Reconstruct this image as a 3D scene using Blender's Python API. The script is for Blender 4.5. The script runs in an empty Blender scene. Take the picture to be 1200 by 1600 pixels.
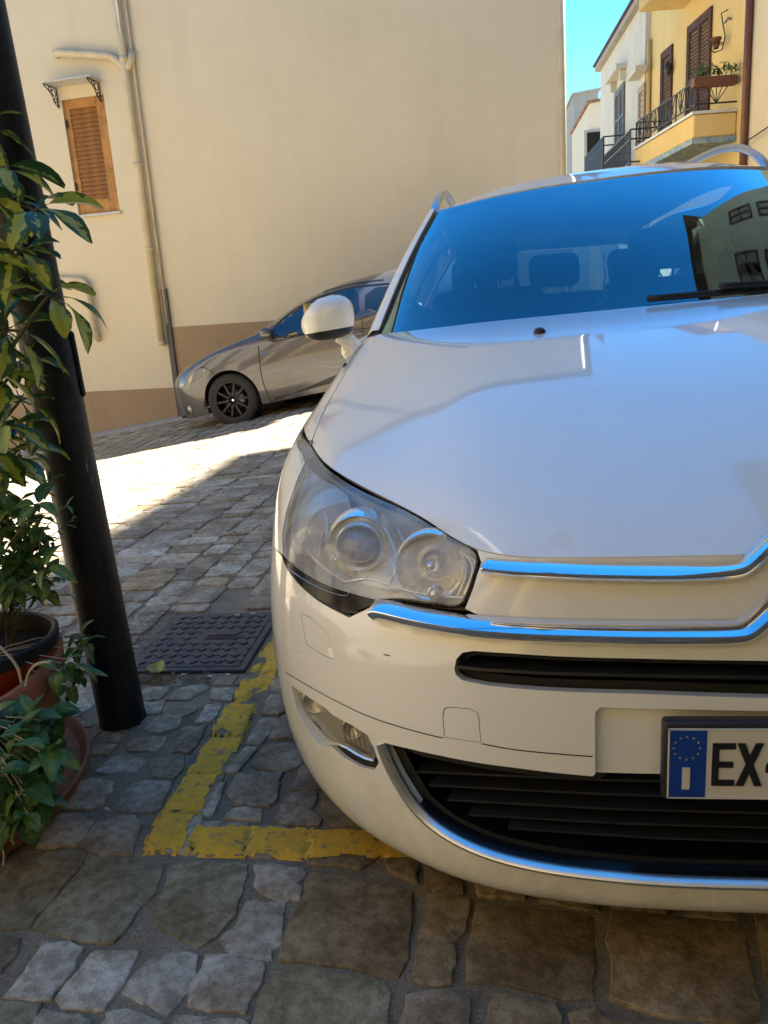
import bpy, bmesh, math, random
import numpy as np
from mathutils import Vector, Matrix, noise
from mathutils.bvhtree import BVHTree
from mathutils.geometry import delaunay_2d_cdt, barycentric_transform
R = math.radians
scene = bpy.context.scene
C = scene.collection
rnd = random.Random(7)

# ------------------------------------------------------------------ camera, sky, sun, exposure
F_PX = 1250.0                       # focal length in photo pixels (1200 x 1600)
CAMP = Vector((0.0, 0.0, 1.10))
_D = Vector((.0664, .9656, .2515)).normalized()      # straight down, in camera axes (right, down, forward)
_A = Vector((150.0, -(_D.z*F_PX + _D.x*150.0)/_D.y, F_PX)).normalized()
_X = _A.cross(-_D)
if _X.x < 0: _X = -_X
RW = Matrix((_X, _A, -_D))          # camera axes -> world
cd = bpy.data.cameras.new("camera"); cam = bpy.data.objects.new("camera", cd); C.objects.link(cam)
scene.camera = cam
cd.sensor_fit = 'VERTICAL'; cd.sensor_height = 32.0; cd.lens = 32.0*F_PX/1600.0
cd.clip_start = 0.02; cd.clip_end = 900
m3 = Matrix((RW @ Vector((1, 0, 0)), RW @ Vector((0, -1, 0)), RW @ Vector((0, 0, -1)))).transposed()
cam.matrix_world = Matrix.Translation(CAMP) @ m3.to_4x4()

SUN_DIR = Vector((0.46, 0.295, 1.0)).normalized()      # towards the sun
world = bpy.data.worlds.new("World"); scene.world = world; world.use_nodes = True
wn = world.node_tree; wn.nodes.clear()
sky = wn.nodes.new('ShaderNodeTexSky'); sky.sky_type = 'NISHITA'; sky.sun_disc = False
sky.sun_elevation = math.asin(SUN_DIR.z); sky.sun_rotation = math.atan2(SUN_DIR.x, SUN_DIR.y)
sky.air_density = 1.0; sky.dust_density = 0.0; sky.ozone_density = 3.0; sky.altitude = 2200
bg = wn.nodes.new('ShaderNodeBackground'); bg.inputs[1].default_value = 0.092
wo = wn.nodes.new('ShaderNodeOutputWorld')
tint = wn.nodes.new('ShaderNodeMix'); tint.data_type = 'RGBA'; tint.blend_type = 'MULTIPLY'; tint.inputs['Factor'].default_value = 1.0; tint.inputs['B'].default_value = (1.04, .98, .86, 1)
hs = wn.nodes.new('ShaderNodeHueSaturation'); hs.inputs['Saturation'].default_value = 1.32
wn.links.new(sky.outputs[0], hs.inputs['Color']); wn.links.new(hs.outputs[0], tint.inputs['A']); wn.links.new(tint.outputs['Result'], bg.inputs[0]); wn.links.new(bg.outputs[0], wo.inputs[0])
sl = bpy.data.lights.new("sun", 'SUN'); sun = bpy.data.objects.new("sun", sl); C.objects.link(sun)
sl.energy = 5.0; sl.angle = R(0.8); sl.color = (1.0, 0.96, 0.89)
sun.rotation_euler = (-SUN_DIR).to_track_quat('-Z', 'Y').to_euler(); sun.location = (8, 6, 14)
scene.view_settings.view_transform = 'Standard'; scene.view_settings.look = 'None'
scene.view_settings.exposure = 2.55; scene.view_settings.gamma = 1.0
scene.view_settings.use_curve_mapping = False
scene.cycles.max_bounces = 10; scene.cycles.transparent_max_bounces = 16
scene.cycles.diffuse_bounces = 5; scene.cycles.glossy_bounces = 5
scene.cycles.sample_clamp_indirect = 8.0; scene.cycles.caustics_reflective = False

# ------------------------------------------------------------------ geometry helpers
def ray(u, v):
    return RW @ Vector(((u-600)/F_PX, (v-800)/F_PX, 1.0))
def ony(u, v, y):
    d = ray(u, v); return CAMP + d*((y-CAMP.y)/d.y)
def onz(u, v, z=0.0):
    d = ray(u, v); return CAMP + d*((z-CAMP.z)/d.z)
def onplane(u, v, p, n):
    d = ray(u, v); n = Vector(n); return CAMP + d*(((Vector(p)-CAMP).dot(n))/d.dot(n))
def sst(a, b, x):
    t = min(1.0, max(0.0, (x-a)/(b-a))); return t*t*(3-2*t)
def gz(x, y):
    xx = min(max(x, -9.0), 3.0)
    zf = -.165 + .15*(xx+2.96) + .02*(min(y, 14.0)-9.2)
    return zf*sst(3.0+2.2*sst(-1.5, -.3, x), 8.6, y)
def ong(u, v):
    d = ray(u, v); z = 0.0
    for _ in range(50):
        p = CAMP + d*((z-CAMP.z)/d.z); z = .5*z + .5*gz(p.x, p.y)
    return p

def mesh(name, verts, faces, mats=None, parent=None, smooth=False, fmat=None):
    me = bpy.data.meshes.new(name)
    me.from_pydata([tuple(v) for v in verts], [], faces)
    if mats is not None:
        for m in (mats if isinstance(mats, (list, tuple)) else [mats]): me.materials.append(m)
    if fmat is not None: me.polygons.foreach_set('material_index', fmat)
    me.polygons.foreach_set('use_smooth', [smooth]*len(me.polygons))
    me.update()
    o = bpy.data.objects.new(name, me); C.objects.link(o)
    if parent is not None: adopt(o, parent)
    return o
def adopt(o, parent):
    o.parent = parent
    if parent.type == 'EMPTY':
        o.matrix_parent_inverse = parent.matrix_basis.inverted()
def thing(name, loc, label, cat, group=None):
    o = bpy.data.objects.new(name, None); C.objects.link(o)
    o.empty_display_size = .2
    o.matrix_basis = Matrix.Translation(Vector(loc))
    tag(o, label, cat, group); return o
def tag(o, label=None, cat=None, group=None, kind=None):
    if label: o['label'] = label
    if cat: o['category'] = cat
    if group: o['group'] = group
    if kind: o['kind'] = kind
    return o

class MB:
    """collects simple shapes into one mesh"""
    def __init__(s): s.v = []; s.f = []; s.m = []
    def add(s, vs, fs, mi=0):
        b = len(s.v); s.v += [Vector(v) for v in vs]
        s.f += [[b+i for i in f] for f in fs]; s.m += [mi]*len(fs); return s
    def box(s, a, b, mi=0, M=None):
        x0, y0, z0 = a; x1, y1, z1 = b
        vs = [Vector(p) for p in ((x0,y0,z0),(x1,y0,z0),(x1,y1,z0),(x0,y1,z0),(x0,y0,z1),(x1,y0,z1),(x1,y1,z1),(x0,y1,z1))]
        if M is not None: vs = [M @ v for v in vs]
        return s.add(vs, [(0,3,2,1),(4,5,6,7),(0,1,5,4),(1,2,6,5),(2,3,7,6),(3,0,4,7)], mi)
    def tube(s, pts, r, n=8, mi=0, caps=True, closed=False):
        pts = [Vector(p) for p in pts]; N = len(pts)
        rr = r if isinstance(r, (list, tuple)) else [r]*N
        b = len(s.v); up = None
        for i, p in enumerate(pts):
            if closed: t = pts[(i+1) % N]-pts[i-1]
            else: t = (pts[min(i+1, N-1)]-pts[max(i-1, 0)])
            t.normalize()
            if up is None:
                up = Vector((0,0,1)) if abs(t.z) < .9 else Vector((1,0,0))
            sx = t.cross(up).normalized(); up = sx.cross(t).normalized()
            for k in range(n):
                a = 2*math.pi*k/n
                s.v.append(p + sx*math.cos(a)*rr[i] + up*math.sin(a)*rr[i])
        for i in range(N if closed else N-1):
            j = (i+1) % N
            for k in range(n):
                s.f.append([b+i*n+k, b+i*n+(k+1)%n, b+j*n+(k+1)%n, b+j*n+k]); s.m.append(mi)
        if caps and not closed:
            s.f.append([b+k for k in range(n)][::-1]); s.m.append(mi)
            s.f.append([b+(N-1)*n+k for k in range(n)]); s.m.append(mi)
        return s
    def lathe(s, prof, n=32, M=None, mi=0):
        """prof: (r, h) around local z"""
        b = len(s.v)
        for r, h in prof:
            for k in range(n):
                a = 2*math.pi*k/n; p = Vector((r*math.cos(a), r*math.sin(a), h))
                s.v.append(M @ p if M is not None else p)
        for i in range(len(prof)-1):
            for k in range(n):
                s.f.append([b+i*n+k, b+i*n+(k+1)%n, b+(i+1)*n+(k+1)%n, b+(i+1)*n+k]); s.m.append(mi)
        return s
    def build(s, name, mats, parent=None, smooth=False):
        return mesh(name, s.v, s.f, mats, parent, smooth, s.m if isinstance(mats, (list, tuple)) else None)
def bevel(o, w=.004, seg=2, ang=40):
    m = o.modifiers.new('bevel', 'BEVEL'); m.width = w; m.segments = seg; m.limit_method = 'ANGLE'; m.angle_limit = R(ang)
    o.data.polygons.foreach_set('use_smooth', [True]*len(o.data.polygons)); sharp(o, 50); return o
def sharp(o, deg=40):
    try: o.data.set_sharp_from_angle(angle=R(deg))
    except Exception: pass
    return o

class Spl:
    """natural cubic spline through rows Y at knots x (vector valued)"""
    def __init__(s, x, Y):
        s.x = np.asarray(x, float); s.Y = np.asarray(Y, float); n = len(s.x); h = np.diff(s.x)
        A = np.zeros((n, n)); B = np.zeros(s.Y.shape); A[0,0] = A[-1,-1] = 1
        for i in range(1, n-1):
            A[i,i-1] = h[i-1]; A[i,i] = 2*(h[i-1]+h[i]); A[i,i+1] = h[i]
            B[i] = 6*((s.Y[i+1]-s.Y[i])/h[i] - (s.Y[i]-s.Y[i-1])/h[i-1])
        s.M = np.linalg.solve(A, B.reshape(n, -1)).reshape(s.Y.shape)
    def __call__(s, t):
        t = np.atleast_1d(np.asarray(t, float)); i = np.clip(np.searchsorted(s.x, t)-1, 0, len(s.x)-2)
        h = s.x[i+1]-s.x[i]; a = (s.x[i+1]-t)/h; b = (t-s.x[i])/h
        sh = (-1,)+(1,)*(s.Y.ndim-1); a = a.reshape(sh); b = b.reshape(sh); h = h.reshape(sh)
        return a*s.Y[i]+b*s.Y[i+1]+((a**3-a)*s.M[i]+(b**3-b)*s.M[i+1])*h*h/6

class Surf:
    """smooth C2 surface through a control net N[row][col] (3D); param u along columns, v along rows"""
    def __init__(s, N, du=.02, dv=.015, u=None, v=None):
        N = np.asarray(N, float); s.N = N
        if u is None:
            d = np.linalg.norm(np.diff(N, axis=1), axis=2).mean(0); u = np.concatenate([[0], np.cumsum(d)]); u -= u[len(u)//2]
        if v is None:
            d = np.linalg.norm(np.diff(N, axis=0), axis=2).mean(1); v = np.concatenate([[0], np.cumsum(d)])
        s.u = u; s.v = v
        s.gu = np.linspace(u[0], u[-1], int((u[-1]-u[0])/du)+1); s.gv = np.linspace(v[0], v[-1], int((v[-1]-v[0])/dv)+1)
        rows = np.stack([Spl(u, N[j])(s.gu) for j in range(len(v))])     # rows x gu x 3
        s.P = Spl(v, rows)(s.gv)                                         # gv x gu x 3
        s.nu, s.nv = len(s.gu), len(s.gv)
        vs = [Vector(p) for p in s.P.reshape(-1, 3)]; fs = []; s.cell = []
        for j in range(s.nv-1):
            for i in range(s.nu-1):
                a = j*s.nu+i
                fs.append((a, a+1, a+s.nu+1)); fs.append((a, a+s.nu+1, a+s.nu))
        s.vs = vs; s.fs = fs
        s.bvh = BVHTree.FromPolygons(vs, fs)
    def _uv(s, hit, fi):
        f = s.fs[fi]; pp = [Vector((s.gu[k % s.nu], s.gv[k//s.nu], 0)) for k in f]
        q = barycentric_transform(hit, s.vs[f[0]], s.vs[f[1]], s.vs[f[2]], *pp); return (q.x, q.y)
    def px(s, u, v):
        d = ray(u, v).normalized(); h, n, fi, _ = s.bvh.ray_cast(CAMP, d)
        if h is None:
            # nearest point to the ray
            best = None
            for k in range(30, 160):
                p = CAMP + d*(k*.03); q, n, fi, dist = s.bvh.find_nearest(p)
                if best is None or dist < best[0]: best = (dist, q, fi)
            h, fi = best[1], best[2]
        return s._uv(h, fi)
    def cast(s, o, d):
        h, n, fi, _ = s.bvh.ray_cast(Vector(o), Vector(d).normalized())
        return None if h is None else s._uv(h, fi)
    def pts(s, UV):
        """bilinear on the dense grid (fine enough), returns positions and normals"""
        UV = np.asarray(UV, float).reshape(-1, 2)
        x = np.clip((UV[:,0]-s.gu[0])/(s.gu[1]-s.gu[0]), 0, s.nu-1.0001); y = np.clip((UV[:,1]-s.gv[0])/(s.gv[1]-s.gv[0]), 0, s.nv-1.0001)
        i = x.astype(int); j = y.astype(int); a = (x-i)[:,None]; b = (y-j)[:,None]; P = s.P
        if not hasattr(s, 'Nr'):
            gu = np.gradient(P, axis=1); gv = np.gradient(P, axis=0); n = np.cross(gu, gv)
            s.Nr = n/np.maximum(np.linalg.norm(n, axis=2, keepdims=True), 1e-9)
        def bl(Q): return Q[j,i]*(1-a)*(1-b)+Q[j,i+1]*a*(1-b)+Q[j+1,i]*(1-a)*b+Q[j+1,i+1]*a*b
        n = bl(s.Nr); n /= np.maximum(np.linalg.norm(n, axis=1, keepdims=True), 1e-9)
        return bl(P), n
    def at(s, uv, off=0.0):
        p, n = s.pts([uv]); return Vector(p[0]) + Vector(n[0])*off

def inside(P, poly):
    P = np.asarray(P); x, y = P[:,0], P[:,1]; r = np.zeros(len(P), bool)
    q = np.asarray(poly); n = len(q)
    for i in range(n):
        x1, y1 = q[i]; x2, y2 = q[i-1]
        if y1 == y2: continue
        c = ((y1 > y) != (y2 > y)) & (x < (x2-x1)*(y-y1)/(y2-y1)+x1); r ^= c
    return r
def densify(poly, step, closed=True):
    out = []; n = len(poly)
    for i in range(n if closed else n-1):
        a = np.array(poly[i], float); b = np.array(poly[(i+1) % n], float); k = max(1, int(np.linalg.norm(b-a)/step))
        for t in range(k): out.append(tuple(a+(b-a)*t/k))
    if not closed: out.append(tuple(poly[-1]))
    return out
def round_poly(poly, r=.35, it=2, closed=True):
    """Chaikin corner rounding"""
    for _ in range(it):
        out = []; n = len(poly)
        for i in range(n if closed else n-1):
            a = np.array(poly[i], float); b = np.array(poly[(i+1) % n], float)
            out += [tuple(a+(b-a)*.25), tuple(a+(b-a)*.75)]
        if not closed: out = [tuple(poly[0])]+out+[tuple(poly[-1])]
        poly = out
    return poly
def clearance(G, segs, d):
    keep = np.ones(len(G), bool)
    for poly in segs:
        q = np.asarray(poly)
        for i in range(len(q)):
            a, b = q[i-1], q[i]; ab = b-a; L = max(ab@ab, 1e-12)
            lo = np.minimum(a, b)-d; hi = np.maximum(a, b)+d
            m = np.where((G[:,0] > lo[0]) & (G[:,0] < hi[0]) & (G[:,1] > lo[1]) & (G[:,1] < hi[1]) & keep)[0]
            if len(m) == 0: continue
            t = np.clip(((G[m]-a)@ab)/L, 0, 1); dist = np.linalg.norm(G[m]-(a+t[:,None]*ab), axis=1)
            keep[m[dist < d]] = False
    return keep
def panel(name, S, outer, holes, mat, parent, step=.018, off=0.0, rim=.014, edge=.0025, smooth=True, offfn=None):
    """trimmed piece of surface S: outline and holes are polygons in (u, v); the edges turn in by rim"""
    outer = densify(outer, step*.6); holes = [densify(h, step*.6) for h in holes]
    o = np.array(outer); lo = o.min(0); hi = o.max(0)
    gx, gy = np.meshgrid(np.arange(lo[0]+step/2, hi[0], step), np.arange(lo[1]+step/2, hi[1], step))
    G = np.stack([gx.ravel(), gy.ravel()], 1)
    k = inside(G, outer)
    for h in holes: k &= ~inside(G, h)
    G = G[k]; G = G[clearance(G, [outer]+holes, step*.45)]
    V = [Vector((float(a), float(b))) for a, b in outer]; E = [(i, (i+1) % len(outer)) for i in range(len(outer))]
    for h in holes:
        b = len(V); V += [Vector((float(x), float(y))) for x, y in h]; E += [(b+i, b+(i+1) % len(h)) for i in range(len(h))]
    V += [Vector((float(a), float(b))) for a, b in G]
    r = delaunay_2d_cdt(V, E, [], 0, 1e-6)
    vv = np.array([tuple(p) for p in r[0]]); tf = [f for f in r[2] if len(f) == 3]
    cen = np.array([vv[list(f)].mean(0) for f in tf]); k = inside(cen, outer)
    for h in holes: k &= ~inside(cen, h)
    F = [list(f) for f, q in zip(tf, k) if q]
    P, N = S.pts(vv)
    if offfn is not None: P = P + N*np.array([offfn(a) for a in vv])[:,None]
    if off: P = P+N*off
    # orientation: towards +N
    f0 = F[0]; nn = np.cross(P[f0[1]]-P[f0[0]], P[f0[2]]-P[f0[0]])
    if nn@N[f0[0]] < 0: F = [f[::-1] for f in F]
    verts = [tuple(p) for p in P]; nrm = [tuple(n) for n in N]
    if rim > 0:
        cnt = {}
        for f in F:
            for a, b in ((f[0],f[1]),(f[1],f[2]),(f[2],f[0])): cnt[(a,b)] = 1
        be = [e for e in cnt if (e[1], e[0]) not in cnt]
        bs = sorted({a for e in be for a in e}); idx = {}
        for a in bs:
            idx[a] = len(verts)
            verts.append(tuple(P[a]-N[a]*rim))
        F += [[b, a, idx[a], idx[b]] for a, b in be]
    ob = mesh(name, verts, F, mat, parent, smooth)
    if smooth: sharp(ob, 45)
    return ob
def mir(poly): return [(-a, b) for a, b in poly][::-1]
# ------------------------------------------------------------------ materials
def mat(name, col=(.5,.5,.5), rough=.6, metal=0.0, coat=0.0, coat_rough=.03, spec=.5, noise_amt=0.0, noise_scale=20, bump=0.0, bump_scale=60, bump_dist=.002, col2=None, trans=0.0, sheen=0.0):
    m = bpy.data.materials.new(name); m.use_nodes = True; nt = m.node_tree; nd = nt.nodes; b = nd['Principled BSDF']
    b.inputs['Base Color'].default_value = (*col, 1); b.inputs['Roughness'].default_value = rough
    b.inputs['Metallic'].default_value = metal; b.inputs['Coat Weight'].default_value = coat
    b.inputs['Coat Roughness'].default_value = coat_rough; b.inputs['Specular IOR Level'].default_value = spec
    tc = nd.new('ShaderNodeTexCoord')
    if noise_amt > 0 or col2:
        n = nd.new('ShaderNodeTexNoise'); n.inputs['Scale'].default_value = noise_scale; n.inputs['Detail'].default_value = 6
        nt.links.new(tc.outputs['Object'], n.inputs['Vector'])
        mx = nd.new('ShaderNodeMix'); mx.data_type = 'RGBA'
        c2 = col2 or tuple(max(0, c*(1-noise_amt)) for c in col)
        mx.inputs['A'].default_value = (*col, 1); mx.inputs['B'].default_value = (*c2, 1)
        mr = nd.new('ShaderNodeMapRange'); mr.inputs['From Min'].default_value = .35; mr.inputs['From Max'].default_value = .65
        nt.links.new(n.outputs['Fac'], mr.inputs['Value']); nt.links.new(mr.outputs[0], mx.inputs['Factor'])
        nt.links.new(mx.outputs['Result'], b.inputs['Base Color'])
    if bump > 0:
        n2 = nd.new('ShaderNodeTexNoise'); n2.inputs['Scale'].default_value = bump_scale; n2.inputs['Detail'].default_value = 5
        nt.links.new(tc.outputs['Object'], n2.inputs['Vector'])
        bp = nd.new('ShaderNodeBump'); bp.inputs['Strength'].default_value = bump; bp.inputs['Distance'].default_value = bump_dist
        nt.links.new(n2.outputs['Fac'], bp.inputs['Height']); nt.links.new(bp.outputs[0], b.inputs['Normal'])
    return m
class NT:
    """tiny node builder"""
    def __init__(s, m): s.m = m; s.t = m.node_tree; s.n = s.t.nodes; s.b = s.n['Principled BSDF']
    def node(s, ty, **kw):
        n = s.n.new(ty)
        for k, v in kw.items():
            if k.startswith('i_'): n.inputs[k[2:].replace('_', ' ')].default_value = v
            else: setattr(n, k, v)
        return n
    def L(s, a, b): s.t.links.new(a, b)
    def noise(s, vec, scale, detail=5, rough=.55):
        n = s.node('ShaderNodeTexNoise'); n.inputs['Scale'].default_value = scale; n.inputs['Detail'].default_value = detail; n.inputs['Roughness'].default_value = rough
        s.L(vec, n.inputs['Vector']); return n.outputs['Fac']
    def rng(s, v, a, b, c=0.0, d=1.0):
        n = s.node('ShaderNodeMapRange'); n.inputs['From Min'].default_value = a; n.inputs['From Max'].default_value = b; n.inputs['To Min'].default_value = c; n.inputs['To Max'].default_value = d
        s.L(v, n.inputs['Value']); return n.outputs[0]
    def mix(s, f, a, b, mode='MIX'):
        n = s.node('ShaderNodeMix', data_type='RGBA', blend_type=mode)
        for k, v in (('Factor', f), ('A', a), ('B', b)):
            if isinstance(v, (int, float)): n.inputs[k].default_value = v
            elif isinstance(v, tuple): n.inputs[k].default_value = (*v, 1)
            else: s.L(v, n.inputs[k])
        return n.outputs['Result']
    def math(s, op, a, b=0.0):
        n = s.node('ShaderNodeMath', operation=op)
        for k, v in ((0, a), (1, b)):
            if isinstance(v, (int, float)): n.inputs[k].default_value = v
            else: s.L(v, n.inputs[k])
        return n.outputs[0]
    def bump(s, h, strength, dist):
        n = s.node('ShaderNodeBump'); n.inputs['Strength'].default_value = strength; n.inputs['Distance'].default_value = dist
        s.L(h, n.inputs['Height']); s.L(n.outputs[0], s.b.inputs['Normal'])
def new(name, rough=.7, spec=.4):
    m = bpy.data.materials.new(name); m.use_nodes = True; t = NT(m)
    t.b.inputs['Roughness'].default_value = rough; t.b.inputs['Specular IOR Level'].default_value = spec
    t.pos = t.node('ShaderNodeNewGeometry').outputs['Position']; return m, t

def stone_material():
    m, t = new('limestone_setts', .72, .35)
    at = t.node('ShaderNodeAttribute', attribute_name='tone').outputs['Color']
    n1 = t.noise(t.pos, 7, 6, .65); n2 = t.noise(t.pos, 45, 6, .7); n3 = t.noise(t.pos, 240, 3); n4 = t.noise(t.pos, 2.3, 4)
    c = t.mix(t.rng(n1, .38, .62), at, t.mix(1.0, at, (.56, .50, .42), 'MULTIPLY'))
    c = t.mix(t.rng(n2, .42, .60, 0, .8), c, t.mix(1.0, c, (.52, .47, .41), 'MULTIPLY'))
    c = t.mix(t.rng(n2, .60, .78, 0, .5), c, t.mix(1.0, c, (1.45, 1.45, 1.42), 'MULTIPLY'))
    c = t.mix(t.rng(n3, .60, .72, 0, .55), c, (.07, .06, .05))
    c = t.mix(t.rng(n4, .5, .75, 0, .4), c, t.mix(1.0, c, (.7, .68, .62), 'MULTIPLY'))
    t.L(c, t.b.inputs['Base Color'])
    h = t.math('ADD', t.math('MULTIPLY', n2, .8), t.math('MULTIPLY', n3, .35))
    t.bump(h, .75, .006); t.L(t.rng(n1, .3, .7, .58, .85), t.b.inputs['Roughness'])
    return m
def grout_material():
    m, t = new('gritty_joint_filling', .95, .2)
    n1 = t.noise(t.pos, 9, 6, .7); n2 = t.noise(t.pos, 160, 4, .7); n3 = t.noise(t.pos, 420, 2)
    c = t.mix(t.rng(n1, .35, .65), (.25, .205, .14), (.37, .315, .225))
    c = t.mix(t.rng(n2, .38, .60, 0, .5), c, (.10, .083, .063))
    c = t.mix(t.rng(n3, .62, .70, 0, .45), c, (.38, .34, .28))
    t.L(c, t.b.inputs['Base Color']); t.bump(t.math('ADD', n2, t.math('MULTIPLY', n3, .5)), .8, .007)
    return m
def plaster(name, col, dirt=.2, scale=1.0, streak=.25):
    m, t = new(name, .88, .2)
    n1 = t.noise(t.pos, .7*scale, 6, .6); n2 = t.noise(t.pos, 5*scale, 6, .65)
    mp = t.node('ShaderNodeMapping'); mp.inputs['Scale'].default_value = (3.0, 3.0, .25); t.L(t.pos, mp.inputs['Vector'])
    n3 = t.noise(mp.outputs[0], 1.0, 5, .6); n4 = t.noise(t.pos, 140, 4, .6)
    c = t.mix(t.rng(n1, .35, .65, 0, dirt), col, tuple(k*.78 for k in col))
    c = t.mix(t.rng(n2, .42, .62, 0, dirt*.6), c, tuple(k*q for k, q in zip(col, (.86, .84, .80))))
    c = t.mix(t.rng(n3, .52, .78, 0, streak), c, tuple(k*.66 for k in col))
    t.L(c, t.b.inputs['Base Color']); t.bump(t.math('ADD', n4, t.math('MULTIPLY', n2, .5)), .35, .004)
    return m
def glass_material(name, tint=(.9,.95,.95), ior=1.5, boost=1.0, rough=0.0, haze=0.0, hazecol=(.7,.7,.65), coat=(1, 1, 1)):
    m = bpy.data.materials.new(name); m.use_nodes = True; nt = m.node_tree; nd = nt.nodes; nd.clear()
    out = nd.new('ShaderNodeOutputMaterial'); tr = nd.new('ShaderNodeBsdfTransparent'); tr.inputs[0].default_value = (*tint, 1)
    gl = nd.new('ShaderNodeBsdfGlossy'); gl.inputs['Roughness'].default_value = rough; gl.inputs['Color'].default_value = (*coat, 1)
    fr = nd.new('ShaderNodeFresnel'); fr.inputs[0].default_value = ior
    mu = nd.new('ShaderNodeMath'); mu.operation = 'MULTIPLY'; mu.inputs[1].default_value = boost; mu.use_clamp = True
    mx = nd.new('ShaderNodeMixShader'); nt.links.new(fr.outputs[0], mu.inputs[0]); nt.links.new(mu.outputs[0], mx.inputs[0])
    base = tr.outputs[0]
    if haze > 0:
        df = nd.new('ShaderNodeBsdfDiffuse'); df.inputs[0].default_value = (*hazecol, 1)
        tc = nd.new('ShaderNodeTexCoord'); nz = nd.new('ShaderNodeTexNoise'); nz.inputs['Scale'].default_value = 9; nz.inputs['Detail'].default_value = 6
        nt.links.new(tc.outputs['Object'], nz.inputs['Vector'])
        mr = nd.new('ShaderNodeMapRange'); mr.inputs['From Min'].default_value = .3; mr.inputs['From Max'].default_value = .75; mr.inputs['To Min'].default_value = haze*.35; mr.inputs['To Max'].default_value = haze*1.5
        nt.links.new(nz.outputs['Fac'], mr.inputs['Value'])
        m2 = nd.new('ShaderNodeMixShader'); nt.links.new(mr.outputs[0], m2.inputs[0])
        nt.links.new(tr.outputs[0], m2.inputs[1]); nt.links.new(df.outputs[0], m2.inputs[2]); base = m2.outputs[0]
    nt.links.new(base, mx.inputs[1]); nt.links.new(gl.outputs[0], mx.inputs[2]); nt.links.new(mx.outputs[0], out.inputs[0])
    return m
def car_paint(name, col, flake=0.0, dust=.12, metal=0.0, rough=.35):
    m, t = new(name, rough, .5)
    n1 = t.noise(t.pos, 3.5, 7, .7); n2 = t.noise(t.pos, 60, 4, .7); n3 = t.noise(t.pos, 900, 2)
    c = t.mix(t.rng(n1, .4, .7, 0, dust), col, tuple(k*q for k, q in zip(col, (.82, .77, .66))))
    c = t.mix(t.rng(n2, .60, .75, 0, dust), c, tuple(k*.72 for k in col))
    sz = t.node('ShaderNodeSeparateXYZ'); t.L(t.pos, sz.inputs[0])
    gr = t.math('MULTIPLY', t.rng(sz.outputs[2], .45, .16, 0, .30), t.rng(t.noise(t.pos, 14, 6, .75), .42, .66))
    c = t.mix(gr, c, (.24, .20, .15))
    t.L(c, t.b.inputs['Base Color']); t.b.inputs['Metallic'].default_value = metal
    t.b.inputs['Coat Weight'].default_value = 1.0; t.b.inputs['Coat IOR'].default_value = 1.55
    t.L(t.rng(n1, .35, .7, .015, .09), t.b.inputs['Coat Roughness'])
    if flake: t.bump(n3, flake, .0004)
    return m
def leaf_material(name, green, yellow, var=.5):
    m, t = new(name, .38, .5)
    uv = t.node('ShaderNodeTexCoord').outputs['UV']
    sep = t.node('ShaderNodeSeparateXYZ'); t.L(uv, sep.inputs[0])
    info = t.node('ShaderNodeObjectInfo').outputs['Random']
    n = t.noise(t.pos, 60, 4); 
    d = t.math('ABSOLUTE', t.math('SUBTRACT', sep.outputs[0], .5))
    d = t.math('ADD', d, t.math('MULTIPLY', t.math('SUBTRACT', n, .5), .9))
    thr = t.math('MULTIPLY', info, var)
    f = t.rng(t.math('SUBTRACT', thr, d), -.01, .05)
    g = t.mix(info, green, tuple(k*1.7 for k in green))
    c = t.mix(f, g, yellow)
    vein = t.rng(t.math('ABSOLUTE', t.math('SUBTRACT', sep.outputs[0], .5)), .0, .03, .5, 0)
    c = t.mix(vein, c, tuple(min(1, k*1.4+.03) for k in green))
    t.L(c, t.b.inputs['Base Color'])
    out = t.n['Material Output']; tl = t.node('ShaderNodeBsdfTranslucent'); t.L(c, tl.inputs[0])
    ms = t.node('ShaderNodeMixShader'); ms.inputs[0].default_value = .3
    t.L(t.b.outputs[0], ms.inputs[1]); t.L(tl.outputs[0], ms.inputs[2]); t.L(ms.outputs[0], out.inputs[0])
    return m

M = {}
M['stone'] = stone_material(); M['grout'] = grout_material()
M['cream'] = plaster('cream_render', (.75, .655, .465), .22, 1.0, .16)
M['dado'] = plaster('tan_dado_render', (.41, .29, .175), .5, 1.6, .5)
M['yellow_wall'] = plaster('yellow_render', (.68, .50, .21), .4, 1.0, .35)
M['white_wall'] = plaster('weathered_white_render', (.56, .52, .42), .6, 1.5, .7)
M['grey_wall'] = plaster('grey_stone_render', (.30, .29, .27), .7, 2.5, .6)
M['pale_wall'] = plaster('pale_yellow_render', (.60, .52, .38), .35, 1.0, .4)
M['orange_wall'] = plaster('orange_render', (.55, .33, .16), .4, 1.0, .4)
M['old_wall'] = plaster('old_ochre_render', (.34, .28, .18), .5, 1.2, .5)
M['concrete'] = plaster('concrete', (.34, .31, .27), .6, 3, .4)
M['kerbstone'] = plaster('pale_kerb_concrete', (.40, .36, .30), .6, 5, .3)
M['pipe'] = mat('cream_painted_pipe', (.66, .56, .36), .5, noise_amt=.15, noise_scale=5)
M['wood'] = mat('varnished_orange_wood', (.52, .235, .055), .45, noise_amt=.35, noise_scale=8)
M['wood2'] = mat('shutter_slat_wood', (.45, .20, .055), .5, noise_amt=.35, noise_scale=9)
M['brown_wood'] = mat('dark_brown_shutter_wood', (.10, .046, .028), .7, spec=.2, noise_amt=.4, noise_scale=9)
M['iron'] = mat('black_wrought_iron', (.018, .018, .020), .5, noise_amt=.3)
M['slab'] = mat('white_marble_slab', (.62, .62, .60), .5, noise_amt=.2)
M['copper'] = mat('brown_painted_downpipe', (.16, .055, .03), .45, noise_amt=.3, noise_scale=4)
M['tile'] = mat('roof_tile', (.33, .16, .09), .8, noise_amt=.5, noise_scale=3, bump=.5, bump_scale=8, bump_dist=.03)
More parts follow.
